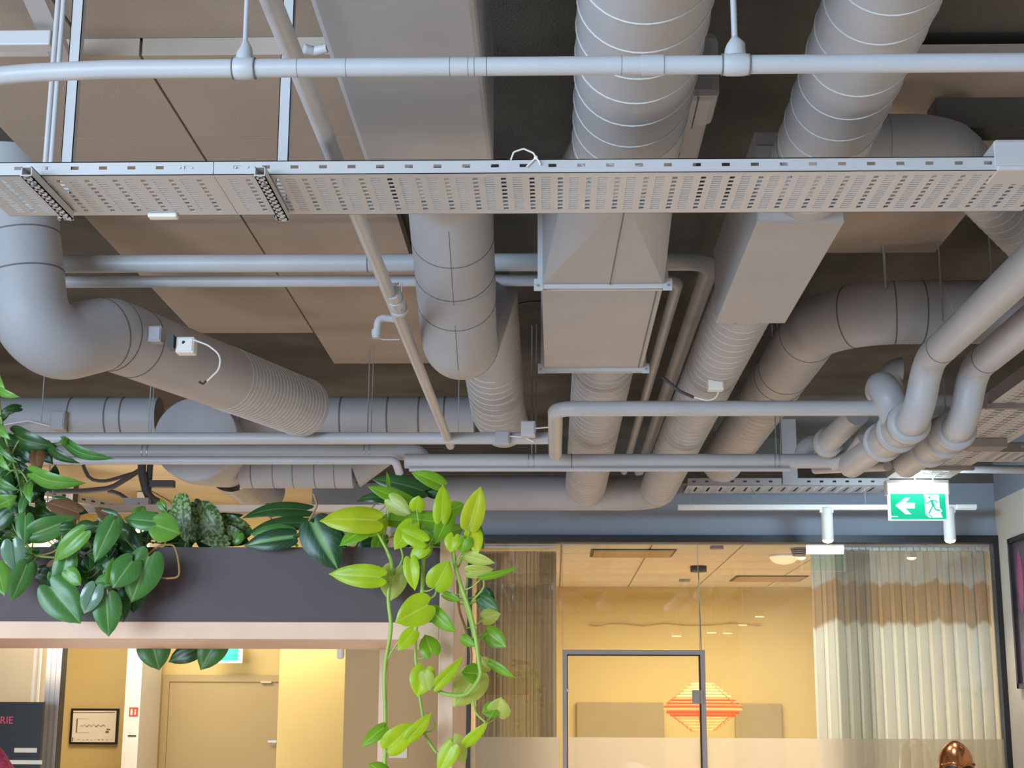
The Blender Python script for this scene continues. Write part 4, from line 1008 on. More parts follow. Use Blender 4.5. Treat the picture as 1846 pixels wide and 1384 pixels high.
# copper helmet on a stand
hc = atY(1723, 1384, 9.3); hr = 31/F*9.3*1.02
hm = thing('helmet', 'shiny copper knight helmet with riveted brow and eye slots at bottom right', 'helmet', (hc.x, 9.3, 1.13))
top = atY(1723, 1334, 9.3).z
prof = [(0.001, top), (0.022, top-0.004), (0.05, top-0.022), (0.078, top-0.055), (0.096, top-0.10), (0.105, top-0.16), (0.106, top-0.24), (0.10, top-0.32), (0.092, top-0.325), (0.09, top-0.3)]
s = hr/0.106
MB().lathe((hc.x, 9.3, 0), [(r_*s, z_) for r_, z_ in prof], 44).build('dome', 'copper', hm)
mb = MB(); rv = MB(); n = 26
for i in range(n+1):
    a_ = math.radians(-150+135*i/n)
    zz = top-0.130+0.012*abs(math.sin((i/n)*math.pi*2))-0.012
    r_ = 0.103*s+0.003; mb.v.append(Vector((hc.x+math.cos(a_)*r_, 9.3+math.sin(a_)*r_, zz))); 
pts = mb.v; mb = MB(); mb.sweep(pts, 0.006, 8); mb.build('brow_band', 'copper', hm)
for i in range(0, n+1, 3): rv.ball(pts[i]+Vector((0, -0.006, 0.002)), 0.005, 8, 6)
rv.build('rivet', 'copper', bpy.data.objects['brow_band'])
es = MB()
for (a0_, a1_) in ((-142, -96), (-84, -40)):
    P0 = [];
    for i in range(9):
        a_ = math.radians(a0_+(a1_-a0_)*i/8); hh = 0.016*math.sin(math.pi*(i+0.6)/9.2); r_ = 0.1055*s+0.0015
        P0.append((hc.x+math.cos(a_)*r_, 9.3+math.sin(a_)*r_, top-0.160+hh)); 
    P1 = [(x_, y_, top-0.168-0.010*math.sin(math.pi*(i+.5)/9)) for i, (x_, y_, z_) in enumerate(P0)]
    es.add(P0+P1, [(i, i+1, 9+i+1, 9+i) for i in range(8)])
es.build('eye_slot', 'blackp', hm)
MB().cyl((hc.x, 9.3, 1.10), (hc.x, 9.3, 1.30), 0.05, 20).build('neck_stand', 'blackp', hm)
pdz = thing('plinth', 'dark plinth carrying the copper helmet', 'plinth', (hc.x, 9.3, 0))
MB().box((hc.x-0.18, 9.12, 0.02), (hc.x+0.18, 9.48, 1.08)).build('body', 'black', pdz, bevel=0.006); MB().box((hc.x-0.2, 9.1, 1.08), (hc.x+0.2, 9.5, 1.10)).build('top', 'black', pdz)
MB().box((hc.x-0.2, 9.1, 0), (hc.x+0.2, 9.5, 0.02)).build('foot', 'black', pdz)
lamp('added_glint_spot', 'SPOT', (hc.x-0.35, 8.6, 2.6), 9, (1.0, 0.85, 0.65), 0.05, aim=(hc.x-0.02, 9.3, 1.42), spot=math.radians(24))  # added spot without a fixture, puts a glint on the copper

# ------------------------------------------------------------------ rooms behind the planter, left
YD = 12.6
def wallbox(name, m, x0, x1, Y, z1=H(1.8), th=0.1, z0=0):
    return struct(MB().box((x0, Y, z0), (x1, Y+th, z1)).build(name, m))
xw = lambda px, Y: atY(px, 1280, Y).x
wallbox('wall_corridor_back', 'yellow', -5.5, xw(640, YD), YD)
# near tan wall and lit yellow return
YN = 10.35
wallbox('wall_corridor_near', 'tan', xw(620, YN), XL-0.12, YN)
YY = 11.3
wallbox('wall_corridor_lit', 'yellow', xw(501, YY), xw(626, YY)+0.12, YY, H(1.15))
lamp('corridor_downlight', 'SPOT', (xw(530, YY), YY-0.22, 2.62), 75, (1.0, 0.85, 0.52), 0.04, aim=(xw(545, YY), YY, 1.0), spot=math.radians(75), blend=0.3)
# door in the back wall
u = atY(296, 1216, YD); v = atY(503, 1384, YD); xa_ = u.x; xb_ = xw(506, YD)
dr_o = struct(MB().box((xa_-0.0, YD-0.035, 0), (xa_+0.055, YD, u.z)).box((xa_+0.055, YD-0.035, u.z-0.055), (xb_, YD, u.z)).box((xb_, YD-0.035, 0), (xb_+0.05, YD, u.z)).build('door_2', 'ochre'))
MB().box((xa_+0.056, YD-0.02, 0.01), (xb_, YD-0.002, u.z-0.055)).build('door_leaf', 'ochre', dr_o)
p = atY(480, 1229, YD-0.04); MB().box((p.x-0.045, YD-0.05, p.z-0.008), (p.x+0.045, YD-0.02, p.z+0.008)).build('door_closer', 'cream', dr_o)
p = atY(497, 1336, YD-0.04); MB().cyl((p.x, YD-0.06, p.z), (p.x, YD-0.02, p.z), 0.012, 12).box((p.x-0.06, YD-0.065, p.z-0.008), (p.x, YD-0.05, p.z+0.008)).build('door_handle', 'steel', dr_o)
# white riser with red fire label and slot
YR = 11.9
x0_, x1_ = atY(226, 1384, YR).x, atY(250, 1384, YR).x
ri = thing('white_riser', 'white boxed riser with a red fire symbol, left of the corridor door', 'riser', (x0_, YR, 0))
x0_ = atY(224, 1280, YR).x; x1_ = atY(252, 1280, YR).x
MB().box((x0_, YR, 0), (x1_, YR+0.6, H(1.75))).build('casing', 'white', ri)
M['red'] = mat('fire_red', srgb(206, 64, 44), 0.5, var=0.03)
p = atY(241, 1283, YR); s_ = 0.035
MB().box((p.x-s_, YR-0.003, p.z-s_), (p.x+s_, YR, p.z+s_)).build('fire_label', 'red', ri)
mb = MB()
for k_, (dx, dz, w_, h_) in enumerate(((-0.016, -0.004, 0.008, 0.02), (0.013, -0.01, 0.006, 0.012), (0.013, 0.014, 0.006, 0.006), (-0.016, 0.021, 0.005, 0.004))): mb.box((p.x+dx-w_, YR-0.005, p.z+dz-h_), (p.x+dx+w_, YR-0.003, p.z+dz+h_))
mb.build('label_symbol', 'white', ri)
p = atY(238, 1326, YR); MB().box((p.x-0.032, YR-0.004, p.z-0.005), (p.x+0.032, YR, p.z+0.005)).build('slot', 'black', ri)
# framed drawing
YF = YD-0.02
u = atY(125, 1341, YF); v = atY(215, 1277, YF)
fr_ = thing('framed_print', 'black framed pale floor-plan drawing on the yellow wall', 'framed print', (u.x, YF, u.z))
def prect(name, x0, y0, x1, y1, dy, th, m, par):
    a = atY(x0, y0, YF); b = atY(x1, y1, YF); return MB().box((a.x, YF-dy-th, a.z), (b.x, YF-dy, b.z)).build(name, m, par)
MB().box((u.x, YF-0.012, u.z), (v.x, YF+0.02, v.z)).build('frame', 'black', fr_)
a_ = 3.6
M['paper'] = mat('print_paper', srgb(244, 236, 220), 0.7, var=0.02); M['ink'] = mat('print_ink', srgb(128, 112, 92), 0.8, var=0.1)
prect('paper', 129.5, 1337, 211, 1281, 0.012, 0.001, 'paper', fr_)
ik = MB(); rnd = random.Random(4)
def ikb(x0, y0, x1, y1):
    a = atY(x0, y0, YF); b = atY(x1, y1, YF); ik.box((a.x, YF-0.0145, min(a.z, b.z)), (b.x, YF-0.0133, max(a.z, b.z)))
ikb(133, 1283.2, 208, 1285)
for i in range(26):
    x = 146+i*1.75; y = 1307+math.sin(i*1.3)*1.4; ikb(x, y, x+1.3, y+0.8+rnd.random()*1.6)
for i in range(10): x = 134+i*7.2; ikb(x, 1332+rnd.random()*2, x+3+rnd.random()*2, 1332.8+rnd.random())
ikb(191, 1317, 197, 1321); ikb(193, 1313, 199, 1316); ikb(131, 1329, 132.5, 1336)
for (xx_, yy_) in ((139, 1295), (139, 1320)): ikb(xx_, yy_, xx_+22, yy_+0.5)
ikb(139, 1295, 139.6, 1320)
ik.build('drawing', 'ink', fr_)
# wall control and white alarm on the near wall
u = atY(701, 1366, YN); v = atY(735, 1334, YN); wc = thing('wall_control', 'white wall panel seen behind the hanging pothos leaves', 'wall control', (u.x, YN-0.01, u.z))
MB().box((u.x, YN-0.018, u.z), (v.x, YN, v.z)).build('plate', 'white', wc, bevel=0.003)
mb = MB()
for i in range(5): q = atY(708+i*4, 1354, YN); mb.box((q.x, YN-0.02, q.z-0.004), (q.x+0.008, YN-0.018, q.z+0.004))
mb.build('display_text', 'ink', wc)
u = atY(608, 1188, YN); v = atY(622, 1150, YN)
tag(MB().box((u.x, YN-0.05, u.z), (v.x, YN+0.0, v.z)).build('motion_sensor', 'white', bevel=0.015), 'white rounded motion sensor on the wall edge under the planter', 'sensor')
# second exit sign, seen past the leaves
p = atY(407, 1180, YD-0.2); e2 = thing('exit_sign', 'glowing green and white exit sign above the corridor door, half hidden by leaves', 'exit sign', (p.x, YD-0.2, p.z-0.08))
u = atY(385, 1195, YD-0.2); v = atY(438, 1160, YD-0.2)
MB().box((u.x, YD-0.2, u.z), (v.x, YD-0.18, v.z+0.06)).build('housing', 'exitwhite', e2, bevel=0.008)
MB().box((u.x+0.02, YD-0.204, u.z+0.022), (v.x-0.035, YD-0.2, v.z+0.03)).build('panel', 'exitgreen', e2)
MB().box(((u.x+v.x)/2-0.02, YD-0.19, v.z+0.05), ((u.x+v.x)/2+0.02, YD, v.z+0.08)).build('bracket', 'white', e2)
lamp('exit_sign_light', 'POINT', (p.x, YD-0.35, p.z+0.02), 1.2, (0.75, 0.95, 0.95), 0.05)
# steel-framed glazed partition with dark sign board
YG = 10.4
x0_ = atY(78, 1280, YG).x; x1_ = atY(104, 1280, YG).x
pt = thing('partition_post', 'wide grey metal partition post left of the framed print', 'post', (x0_, YG, 0))
mb = MB().box((x0_, YG, 0), (x1_, YG+0.12, H(1.6)))
for k_ in range(3): mb.box((x0_+0.012+k_*0.036, YG-0.008, 0), (x0_+0.034+k_*0.036, YG-0.0001, H(1.6)))
mb.build('profile', 'tray', pt); MB().box((x1_, YG-0.004, 0), (x1_+0.010, YG+0.1, H(1.6))).build('gasket', 'black', pt)
x2_ = atY(-40, 1280, YG).x; zs = atY(40, 1265, YG-0.4).z
wallbox('wall_corridor_left', 'cream', -5.5, xw(92, YG+0.7), YG+0.7, H(1.6), 0.08)
x3_ = atY(56, 1230, YG+0.5).x
tag(MB().box((x3_-0.012, YG+0.55, 0.3), (x3_+0.008, YG+0.57, H(1.2))).box((x3_+0.03, YG+0.55, 0.3), (x3_+0.042, YG+0.57, H(1.2))).build('shelf_upright', 'white'), 'thin white upright strip above the dark sign board', 'upright')
YB = YG-0.3
sg = thing('sign_board', 'dark board with pink lettering and painted-on pale reflections at the bottom left corner', 'sign', (x2_, YB, 0.4))
xe_ = atY(76, 1300, YB).x; zt_ = atY(40, 1265, YB).z
MB().box((x2_, YB, 0.02), (xe_, YB+0.04, zt_)).build('board', 'blackp', sg)
M['pinktext'] = mat('pink_lettering', srgb(190, 70, 90), 0.5, emit=(0.6, 0.08, 0.14), estr=0.35)
cu = bpy.data.curves.new('lettering', 'FONT'); cu.body = 'ERIE'; cu.extrude = 0.002; cu.size = 17/F*YB*1.05; cu.align_x = 'RIGHT'
cu.materials.append(M['pinktext']); lo = bpy.data.objects.new('lettering', cu); C.objects.link(lo); lo.parent = sg
tp_ = atY(24, 1304, YB); lo.location = (tp_.x-x2_, -0.004, tp_.z-0.4); lo.rotation_euler = (math.pi/2, 0, 0)
bpy.context.view_layer.update(); me_ = bpy.data.meshes.new_from_object(lo.evaluated_get(bpy.context.evaluated_depsgraph_get()))
lm = bpy.data.objects.new('lettering', me_); C.objects.link(lm); lm.parent = sg; lm.location = lo.location; lm.rotation_euler = lo.rotation_euler
bpy.data.objects.remove(lo); lm.name = 'lettering'
if not me_.materials: me_.materials.append(M['pinktext'])
M['streak'] = mat('painted_reflection', srgb(206, 200, 190), 0.5, emit=(0.8, 0.75, 0.66), estr=0.25)  # faintly glowing colour for the reflections painted onto the dark board
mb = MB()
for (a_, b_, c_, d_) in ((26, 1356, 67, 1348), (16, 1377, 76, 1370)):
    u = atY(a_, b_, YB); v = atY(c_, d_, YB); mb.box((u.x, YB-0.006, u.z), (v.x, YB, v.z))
mb.build('reflection_bar', 'streak', sg)
# pink quilted object at the corner
M['pink'] = mat('pink_fabric', srgb(190, 66, 110), 0.7, var=0.25, scale=18, bump=0.8, bscale=60)
pk = atY(-10, 1384, 5.2)
po = thing('pink_armchair', 'pink knitted chair back peeking in at the bottom left corner', 'chair', (pk.x, 5.2, 0))
ct_ = [(pk.x-0.30+0.0, 5.2), ]
zt_ = atY(0, 1318, 5.2).z; xr_ = atY(24, 1384, 5.2).x
MB().sweep([(xr_-0.16, 5.2, 0.5), (xr_-0.155, 5.2, 0.9), (xr_-0.15, 5.2, zt_-0.14), (xr_-0.14, 5.2, zt_-0.04), (xr_-0.11, 5.2, zt_+0.0)], [0.17, 0.17, 0.16, 0.10, 0.02], 26).build('backrest', 'pink', po)
MB().ball((xr_-0.16, 5.1, 0.48), 0.28, 22, 12, sc=(1, 1, 0.35)).build('seat', 'pink', po)
MB().cyl((xr_-0.16, 5.1, 0), (xr_-0.16, 5.1, 0.42), 0.03, 14).build('leg', 'black', po); MB().cyl((xr_-0.16, 5.1, 0), (xr_-0.16, 5.1, 0.02), 0.2, 24).build('foot', 'black', po)

# far cable tray, cable bundle and small bits at the back left
u = atY(70, 884, 10.2); v = atY(222, 916, 10.0)
t = thing('cable_tray', 'silvery tray with slots at back left behind the leaves', 'cable tray', u)
d = (v-u); d.z = 0
nrm = Vector((0, 0, 1)); dd = d.normalized(); sdv = Vector((-dd.y, dd.x, 0))
zt_ = H(1.50)
U = atH(70, 884, 1.50); V = atH(225, 915, 1.50); dd = (V-U).normalized(); sdv = Vector((-dd.y, dd.x, 0)); c = (U+V)/2
MB().obox(c+sdv*0.0, dd, sdv, (0, 0, 1), (V-U).length/2, 0.001, 0.026).obox(c+sdv*0.28, dd, sdv, (0, 0, 1), (V-U).length/2, 0.001, 0.026).build('side_rail', 'steel', t)
MB().obox(c+sdv*0.14-Vector((0, 0, 0.026)), dd, sdv, (0, 0, 1), (V-U).length/2, 0.14, 0.001).build('tray_floor', 'steel', t)
for i in range(9): MB().obox(U+dd*((V-U).length*(i+0.5)/9)-sdv*0.002, dd, sdv, (0, 0, 1), 0.02, 0.001, 0.006).build('slot', 'black', t)
cbn = thing('cable_bundle', 'dark cables dropping from the ceiling onto the silvery tray at back left', 'cable bundle', atY(265, 800, 9.6))
for k_, (pts_, r_) in enumerate(((((262, 770), (255, 850), (268, 900), (285, 905)), 0.028), (((275, 770), (270, 850), (266, 905)), 0.02),
        (((256, 845), (200, 880), (150, 885), (90, 885)), 0.018), (((150, 838), (160, 865), (190, 868), (256, 848)), 0.012), (((195, 885), (215, 888), (235, 905), (250, 915)), 0.014))):
    MB().sweep(resample(rounded([atY(x, y, 9.6+0.03*k_) for x, y in pts_], 0.2), 0.04)[0], r_, 10).build('cable', 'darksteel', cbn)
a = atY(225, 912, 9.55); b = atY(271, 899, 9.55); MB().box((a.x, 9.5, a.z), (b.x, 9.62, b.z)).build('cable_box', 'grey', cbn)
a = atY(270, 878, 9.6); b = atY(314, 866, 9.6); MB().box((a.x, 9.58, a.z), (b.x, 9.64, b.z)).build('bracket', 'darksteel', cbn)
lamp('back_left_lamp', 'AREA', (-3.3, 9.9, H(0.55)), 10, (1.0, 0.82, 0.6), 0.8, 0.8, aim=(-2.9, 11.2, H(1.75)))
# linear lamp glaring behind the leaves
ll = thing('linear_lamp', 'bright linear lamp glimpsed between leaves at far left', 'lamp', atY(95, 912, 9.0))
a = atY(70, 917, 9.0); b = atY(112, 903, 9.0)
MB().box((a.x, 9.0, a.z), (b.x, 9.05, b.z)).build('diffuser', 'ledwhite', ll, bevel=0.004); MB().box((a.x-0.01, 9.0, b.z), (b.x+0.01, 9.06, b.z+0.02)).build('housing', 'white', ll)
MB().cyl(((a.x+b.x)/2, 9.03, b.z+0.02), ((a.x+b.x)/2, 9.03, H(1.8)), 0.004, 8).build('rod', 'steel', ll)
e3 = thing('exit_sign', 'sliver of a green exit sign glowing between the leaves at far left', 'exit sign', atY(84, 932, 8.9))
a = atY(66, 938, 8.9); b = atY(98, 924, 8.9); MB().box((a.x, 8.9, a.z), (b.x, 8.92, b.z)).build('panel', 'exitgreen', e3)
MB().box((a.x-0.005, 8.9, b.z), (b.x+0.005, 8.93, b.z+0.01)).build('housing', 'white', e3)
MB().cyl(((a.x+b.x)/2, 8.915, b.z+0.01), ((a.x+b.x)/2, 8.915, H(1.8)), 0.004, 8).build('rod', 'steel', e3)

# downlights behind the camera, seen only as sparks in the glass
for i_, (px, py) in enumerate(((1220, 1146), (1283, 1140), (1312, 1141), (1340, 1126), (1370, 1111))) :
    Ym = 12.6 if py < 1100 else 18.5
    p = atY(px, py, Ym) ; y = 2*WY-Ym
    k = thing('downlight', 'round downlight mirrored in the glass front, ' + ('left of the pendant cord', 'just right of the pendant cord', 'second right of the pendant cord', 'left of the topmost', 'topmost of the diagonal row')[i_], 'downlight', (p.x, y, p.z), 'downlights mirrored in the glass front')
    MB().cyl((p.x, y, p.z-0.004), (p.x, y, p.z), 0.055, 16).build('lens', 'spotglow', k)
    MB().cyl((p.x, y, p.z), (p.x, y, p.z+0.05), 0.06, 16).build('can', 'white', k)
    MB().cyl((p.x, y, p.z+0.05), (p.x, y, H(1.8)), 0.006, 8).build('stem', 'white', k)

# ------------------------------------------------------------------ planter shelf unit
YP = 3.5; YP2 = 4.02
px0 = atY(-440, 1120, YP).x; px1 = atY(792, 1120, YP).x; ptop = atY(400, 986, YP).z; pbot = atY(400, 1120, YP).z; rb = atY(400, 1152, YP).z
xpost = atY(819, 1120, YP).x
un = thing('planter_divider', 'pale wood room divider with a dark planter box on top, lower left', 'room divider', (0, YP, 0))
ORG['planter_divider'] = Vector((0, YP, 0))
MB().box((px0, YP, pbot), (px1, YP+0.012, ptop)).box((px0, YP2-0.012, pbot), (px1, YP2, ptop)).box((px0, YP+0.012, pbot), (px0+0.012, YP2-0.012, ptop)).box((px1-0.012, YP+0.012, pbot), (px1, YP2-0.012, ptop)).box((px0+0.012, YP+0.012, pbot), (px1-0.012, YP2-0.012, pbot+0.012)).build('planter_box', 'planter', un)
MB().box((px0, YP-0.004, rb), (px1, YP2, pbot-0.0005)).build('shelf', 'wood', un, bevel=0.002)
MB().box((px1, YP-0.006, 0), (xpost, YP+0.04, atY(800, 968, YP).z)).build('front_post', 'wood', un, bevel=0.002)
MB().box((px1+0.001, YP+0.04, 0), (xpost-0.001, YP2-0.04, atY(800, 968, YP).z-0.002)).build('side_panel', 'wood', un)
MB().box((px1, YP2-0.04, 0), (xpost, YP2, atY(800, 968, YP).z)).build('back_post', 'wood', un, bevel=0.002)
zr = atY(600, 925, YP2+0.02).z; zr2 = atY(600, 911, YP2+0.02).z
MB().box((px0, YP2, zr), (atY(705, 918, YP2).x, YP2+0.035, zr2)).build('back_rail', 'wood', un, bevel=0.002)
mb = MB()
for pxx in (-400, 703): x = atY(pxx, 950, YP2).x; mb.box((x-0.02, YP2+0.001, 0), (x+0.0, YP2+0.034, zr))
mb.build('rail_support', 'wood', un)
MB().box((px0+0.012, YP+0.012, ptop-0.06), (px1-0.012, YP2-0.012, ptop-0.03)).build('soil', 'soil', un)
for pxx in (-420,):
    x = atY(pxx, 1384, YP).x; MB().box((x-0.04, YP, 0), (x, YP2, rb)).build('left_panel', 'wood', un)
PTOP, PBOT, PX1 = ptop, rb, xpost
# ------------------------------------------------------------------ plants
def leafmat(name, col, vein, edge=None, rough=0.35, transl=0.35, mottled=None, rib=0.045, sidev=0.13):
    m = bpy.data.materials.new(name); m.use_nodes = True; N = m.node_tree.nodes; L = m.node_tree.links
    b = N['Principled BSDF']; b.inputs['Roughness'].default_value = rough; out = N['Material Output']
    uv = N.new('ShaderNodeUVMap'); uv.uv_map = 'uv'; sx = N.new('ShaderNodeSeparateXYZ'); L.new(uv.outputs[0], sx.inputs[0])
    # u across (0.5 = midrib), v along
    ab = N.new('ShaderNodeMath'); ab.operation = 'SUBTRACT'; ab.inputs[1].default_value = 0.5; L.new(sx.outputs[0], ab.inputs[0])
    a2 = N.new('ShaderNodeMath'); a2.operation = 'ABSOLUTE'; L.new(ab.outputs[0], a2.inputs[0])
    # side veins: stripes slanting to the tip
    k1 = N.new('ShaderNodeMath'); k1.operation = 'MULTIPLY_ADD'; k1.inputs[1].default_value = -0.9; L.new(a2.outputs[0], k1.inputs[0]); L.new(sx.outputs[1], k1.inputs[2])
    k2 = N.new('ShaderNodeMath'); k2.operation = 'MULTIPLY'; k2.inputs[1].default_value = 44; L.new(k1.outputs[0], k2.inputs[0])
    k3 = N.new('ShaderNodeMath'); k3.operation = 'SINE'; L.new(k2.outputs[0], k3.inputs[0])
    k4 = N.new('ShaderNodeMapRange'); k4.inputs[1].default_value = 0.8; k4.inputs[2].default_value = 1.0; k4.inputs[3].default_value = 0; k4.inputs[4].default_value = sidev; L.new(k3.outputs[0], k4.inputs[0])
    md = N.new('ShaderNodeMapRange'); md.inputs[1].default_value = rib*0.3; md.inputs[2].default_value = rib; md.inputs[3].default_value = 0.8; md.inputs[4].default_value = 0; L.new(a2.outputs[0], md.inputs[0])
    mxv = N.new('ShaderNodeMath'); mxv.operation = 'MAXIMUM'; L.new(k4.outputs[0], mxv.inputs[0]); L.new(md.outputs[0], mxv.inputs[1])
    tc = N.new('ShaderNodeTexCoord'); nz = N.new('ShaderNodeTexNoise'); nz.inputs['Scale'].default_value = 22; L.new(tc.outputs['Object'], nz.inputs['Vector'])
    c0 = N.new('ShaderNodeMix'); c0.data_type = 'RGBA'; c0.inputs[6].default_value = tuple(c*0.78 for c in col[:3])+(1,); c0.inputs[7].default_value = tuple(min(1, c*1.25) for c in col[:3])+(1,)
    L.new(nz.outputs['Fac'], c0.inputs[0]); last = c0.outputs[2]
    if mottled:
        n3 = N.new('ShaderNodeTexNoise'); n3.inputs['Scale'].default_value = 130; n3.inputs['Detail'].default_value = 4; L.new(tc.outputs['Object'], n3.inputs['Vector'])
        r3_ = N.new('ShaderNodeMapRange'); r3_.inputs[1].default_value = 0.5; r3_.inputs[2].default_value = 0.56; L.new(n3.outputs['Fac'], r3_.inputs[0])
        c3 = N.new('ShaderNodeMix'); c3.data_type = 'RGBA'; c3.inputs[7].default_value = mottled; L.new(r3_.outputs[0], c3.inputs[0]); L.new(last, c3.inputs[6]); last = c3.outputs[2]
    c1 = N.new('ShaderNodeMix'); c1.data_type = 'RGBA'; L.new(mxv.outputs[0], c1.inputs[0]); L.new(last, c1.inputs[6]); c1.inputs[7].default_value = vein
    L.new(c1.outputs[2], b.inputs['Base Color'])
    tl = N.new('ShaderNodeBsdfTranslucent'); L.new(c1.outputs[2], tl.inputs[0])
    ms = N.new('ShaderNodeMixShader'); ms.inputs[0].default_value = transl; L.new(b.outputs[0], ms.inputs[1]); L.new(tl.outputs[0], ms.inputs[2]); L.new(ms.outputs[0], out.inputs[0])
    return m
M['neon'] = leafmat('neon_leaf', srgb(176, 208, 30), srgb(206, 226, 90), transl=0.4)
M['neonmid'] = leafmat('neon_leaf_deep', srgb(120, 172, 34), srgb(180, 210, 80), transl=0.4)
M['neonpale'] = leafmat('neon_leaf_pale', srgb(190, 204, 96), srgb(220, 226, 140), transl=0.45)
M['neonyel'] = leafmat('neon_leaf_yellow', srgb(190, 206, 34), srgb(226, 220, 100), transl=0.45)
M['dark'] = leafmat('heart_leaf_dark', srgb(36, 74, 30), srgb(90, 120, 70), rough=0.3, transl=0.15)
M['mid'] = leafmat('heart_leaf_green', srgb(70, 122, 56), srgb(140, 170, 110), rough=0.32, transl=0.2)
M['bright'] = leafmat('heart_leaf_bright', srgb(104, 158, 60), srgb(150, 190, 100), rough=0.3, transl=0.3)
M['gloss'] = leafmat('heart_leaf_glossy', srgb(104, 136, 112), srgb(60, 90, 60), rough=0.16, transl=0.1)
M['brown'] = leafmat('dry_leaf', srgb(112, 74, 40), srgb(150, 110, 70), rough=0.7, transl=0.3)
M['brazil'] = leafmat('striped_leaf', srgb(26, 62, 34), srgb(124, 168, 104), rough=0.35, transl=0.1, rib=0.13)
M['marble'] = leafmat('marbled_leaf', srgb(66, 96, 46), srgb(150, 166, 110), rough=0.4, transl=0.25, mottled=srgb(150, 164, 108))
M['vine'] = mat('vine_stem', srgb(150, 180, 76), 0.5, var=0.1)
M['vinebrown'] = mat('vine_stem_brown', srgb(150, 110, 64), 0.6, var=0.15)
M['vinegreen'] = mat('vine_stem_green', srgb(120, 140, 70), 0.5, var=0.15)

def leaf(parent, base, tip, wpx, m, Y, tipdy=0.0, roll=0.0, fold=0.18, droop=0.10, heart=0.16, label=None, side=0.0):
    """base, tip: spots of the photograph; Y the leaf's distance; wpx blade width there"""
    B = atY(base[0], base[1], Y); T = atY(tip[0], tip[1], Y+tipdy)
    ax = T-B; ln = ax.length; ax.normalize()
    mid = (B+T)/2; n0 = (CAM-mid).normalized(); sd = ax.cross(n0).normalized(); nn = sd.cross(ax).normalized()
    Rm = Matrix.Rotation(roll, 3, ax); sd = Rm @ sd; nn = Rm @ nn
    wd = wpx/F*Y*1.12/max(0.6, abs(math.cos(roll)))/2
    NT, NU = 12, 8; vs = []; uv = []; fs = []
    for j in range(NT+1):
        t = j/NT
        pr = (t+0.13)**0.5*(1-t)**0.88*2.12 if t < 0.86 else (0.99**0.5)*(0.14**0.88)*2.12*((1-t)/0.14)**1.35
        for i in range(NU+1):
            u = i/NU*2-1; au = abs(u)
            back = max(heart, 0.10)*ln*(1-t)**4*math.sin(math.pi*min(1, au**0.8*0.86))*1.25
            along = ln*t-back
            arch = droop*ln*(math.sin(math.pi*t)*0.9-0.25*t*t)
            zz = fold*wd*pr*(au**1.2)-0.28*wd*pr*au**3+arch+math.sin(t*9+u*2)*0.02*wd
            vs.append(B+ax*along+sd*(u*wd*pr+side*wd*math.sin(math.pi*t))+nn*zz); uv.append((i/NU, t))
    for j in range(NT):
        for i in range(NU): k = j*(NU+1)+i; fs.append((k, k+1, k+NU+2, k+NU+1))
    vs = [Vector((v_.x, min(v_.y, 3.492), v_.z)) if (B.y < 3.492 and PTOP > v_.z > PBOT and v_.x < PX1) else v_ for v_ in vs]   # leaves rest on the planter front
    mb = MB().add(vs, fs, True)
    o = mb.build('leaf', m, parent, uv=uv, label=label)
    return B
def vine(parent, pts, Y, r, m='vine', name='stem', dy=None):
    if dy is None: dy = [0]*len(pts)
    P = [atY(x, y, Y+d) for (x, y), d in zip(pts, dy)]
    # smooth (Catmull-Rom)
    out = []
    for i in range(len(P)-1):
        p0 = P[max(i-1, 0)]; p1 = P[i]; p2 = P[i+1]; p3 = P[min(i+2, len(P)-1)]
        for k in range(6):
            t = k/6; out.append(0.5*((2*p1)+(p2-p0)*t+(2*p0-5*p1+4*p2-p3)*t*t+(3*p1-p0-3*p2+p3)*t*t*t))
    out.append(P[-1]); MB().sweep(out, r, 8).build(name, m, parent); return out
def petiole(parent, B, curve, m='vine', r=0.0016, sag=0.015):
    q = min(curve, key=lambda c: (c-B).length + 0.9*max(0, B.z-c.z)*-0.2)
    if (q-B).length < 0.004: return
    if (q-B).length > 0.16: q = B+(q-B).normalized()*0.10+Vector((0, 0.05, -0.03))
    mid = (B+q)/2+Vector((0, 0.004, -min(sag, (q-B).length*0.3)))
    pts = [B.lerp(mid, t).lerp(mid.lerp(q, t), t) for t in [i/6 for i in range(7)]]
    MB().sweep(pts, r, 6).build('petiole', m, parent)
def z3(x, y): return (560+x/2.543, 840+y/2.543)
# neon pothos at the right end of the planter
Yn = 3.42
npn = thing('neon_pothos', 'lime green pothos trailing long vines off the right end of the planter', 'potted plant', atY(760, 985, 3.7))
V1 = vine(npn, [z3(*p) for p in ((330, 330), (352, 390), (372, 460), (356, 600), (368, 740), (344, 890), (338, 1000), (343, 1200), (337, 1400))], Yn-0.02, 0.0045, dy=(0.15, 0.0, 0, 0, 0, 0, 0, 0, 0))
V1b = vine(npn, [z3(*p) for p in ((228, 262), (285, 262), (310, 310), (355, 395))], Yn-0.03, 0.0034)
V2 = vine(npn, [z3(*p) for p in ((525, 330), (518, 420), (513, 540), (514, 615), (560, 680))], Yn-0.02, 0.0045, dy=(.15, 0, 0, 0, 0))
V2b = vine(npn, [z3(*p) for p in ((512, 620), (488, 720), (480, 850), (486, 930), (500, 1060), (514, 1150), (520, 1220), (560, 1290), (578, 1312))], Yn, 0.0032)
V3 = vine(npn, [z3(*p) for p in ((650, 360), (662, 450), (690, 550), (722, 640), (752, 760), (770, 890), (775, 965), (720, 1040), (650, 1050), (590, 1035))], Yn-0.02, 0.0048, dy=(.15, 0, 0, 0, 0, 0, 0, 0, 0, 0))
V3b = vine(npn, [z3(*p) for p in ((668, 470), (700, 600), (735, 720), (760, 840))], Yn+0.0, 0.004)
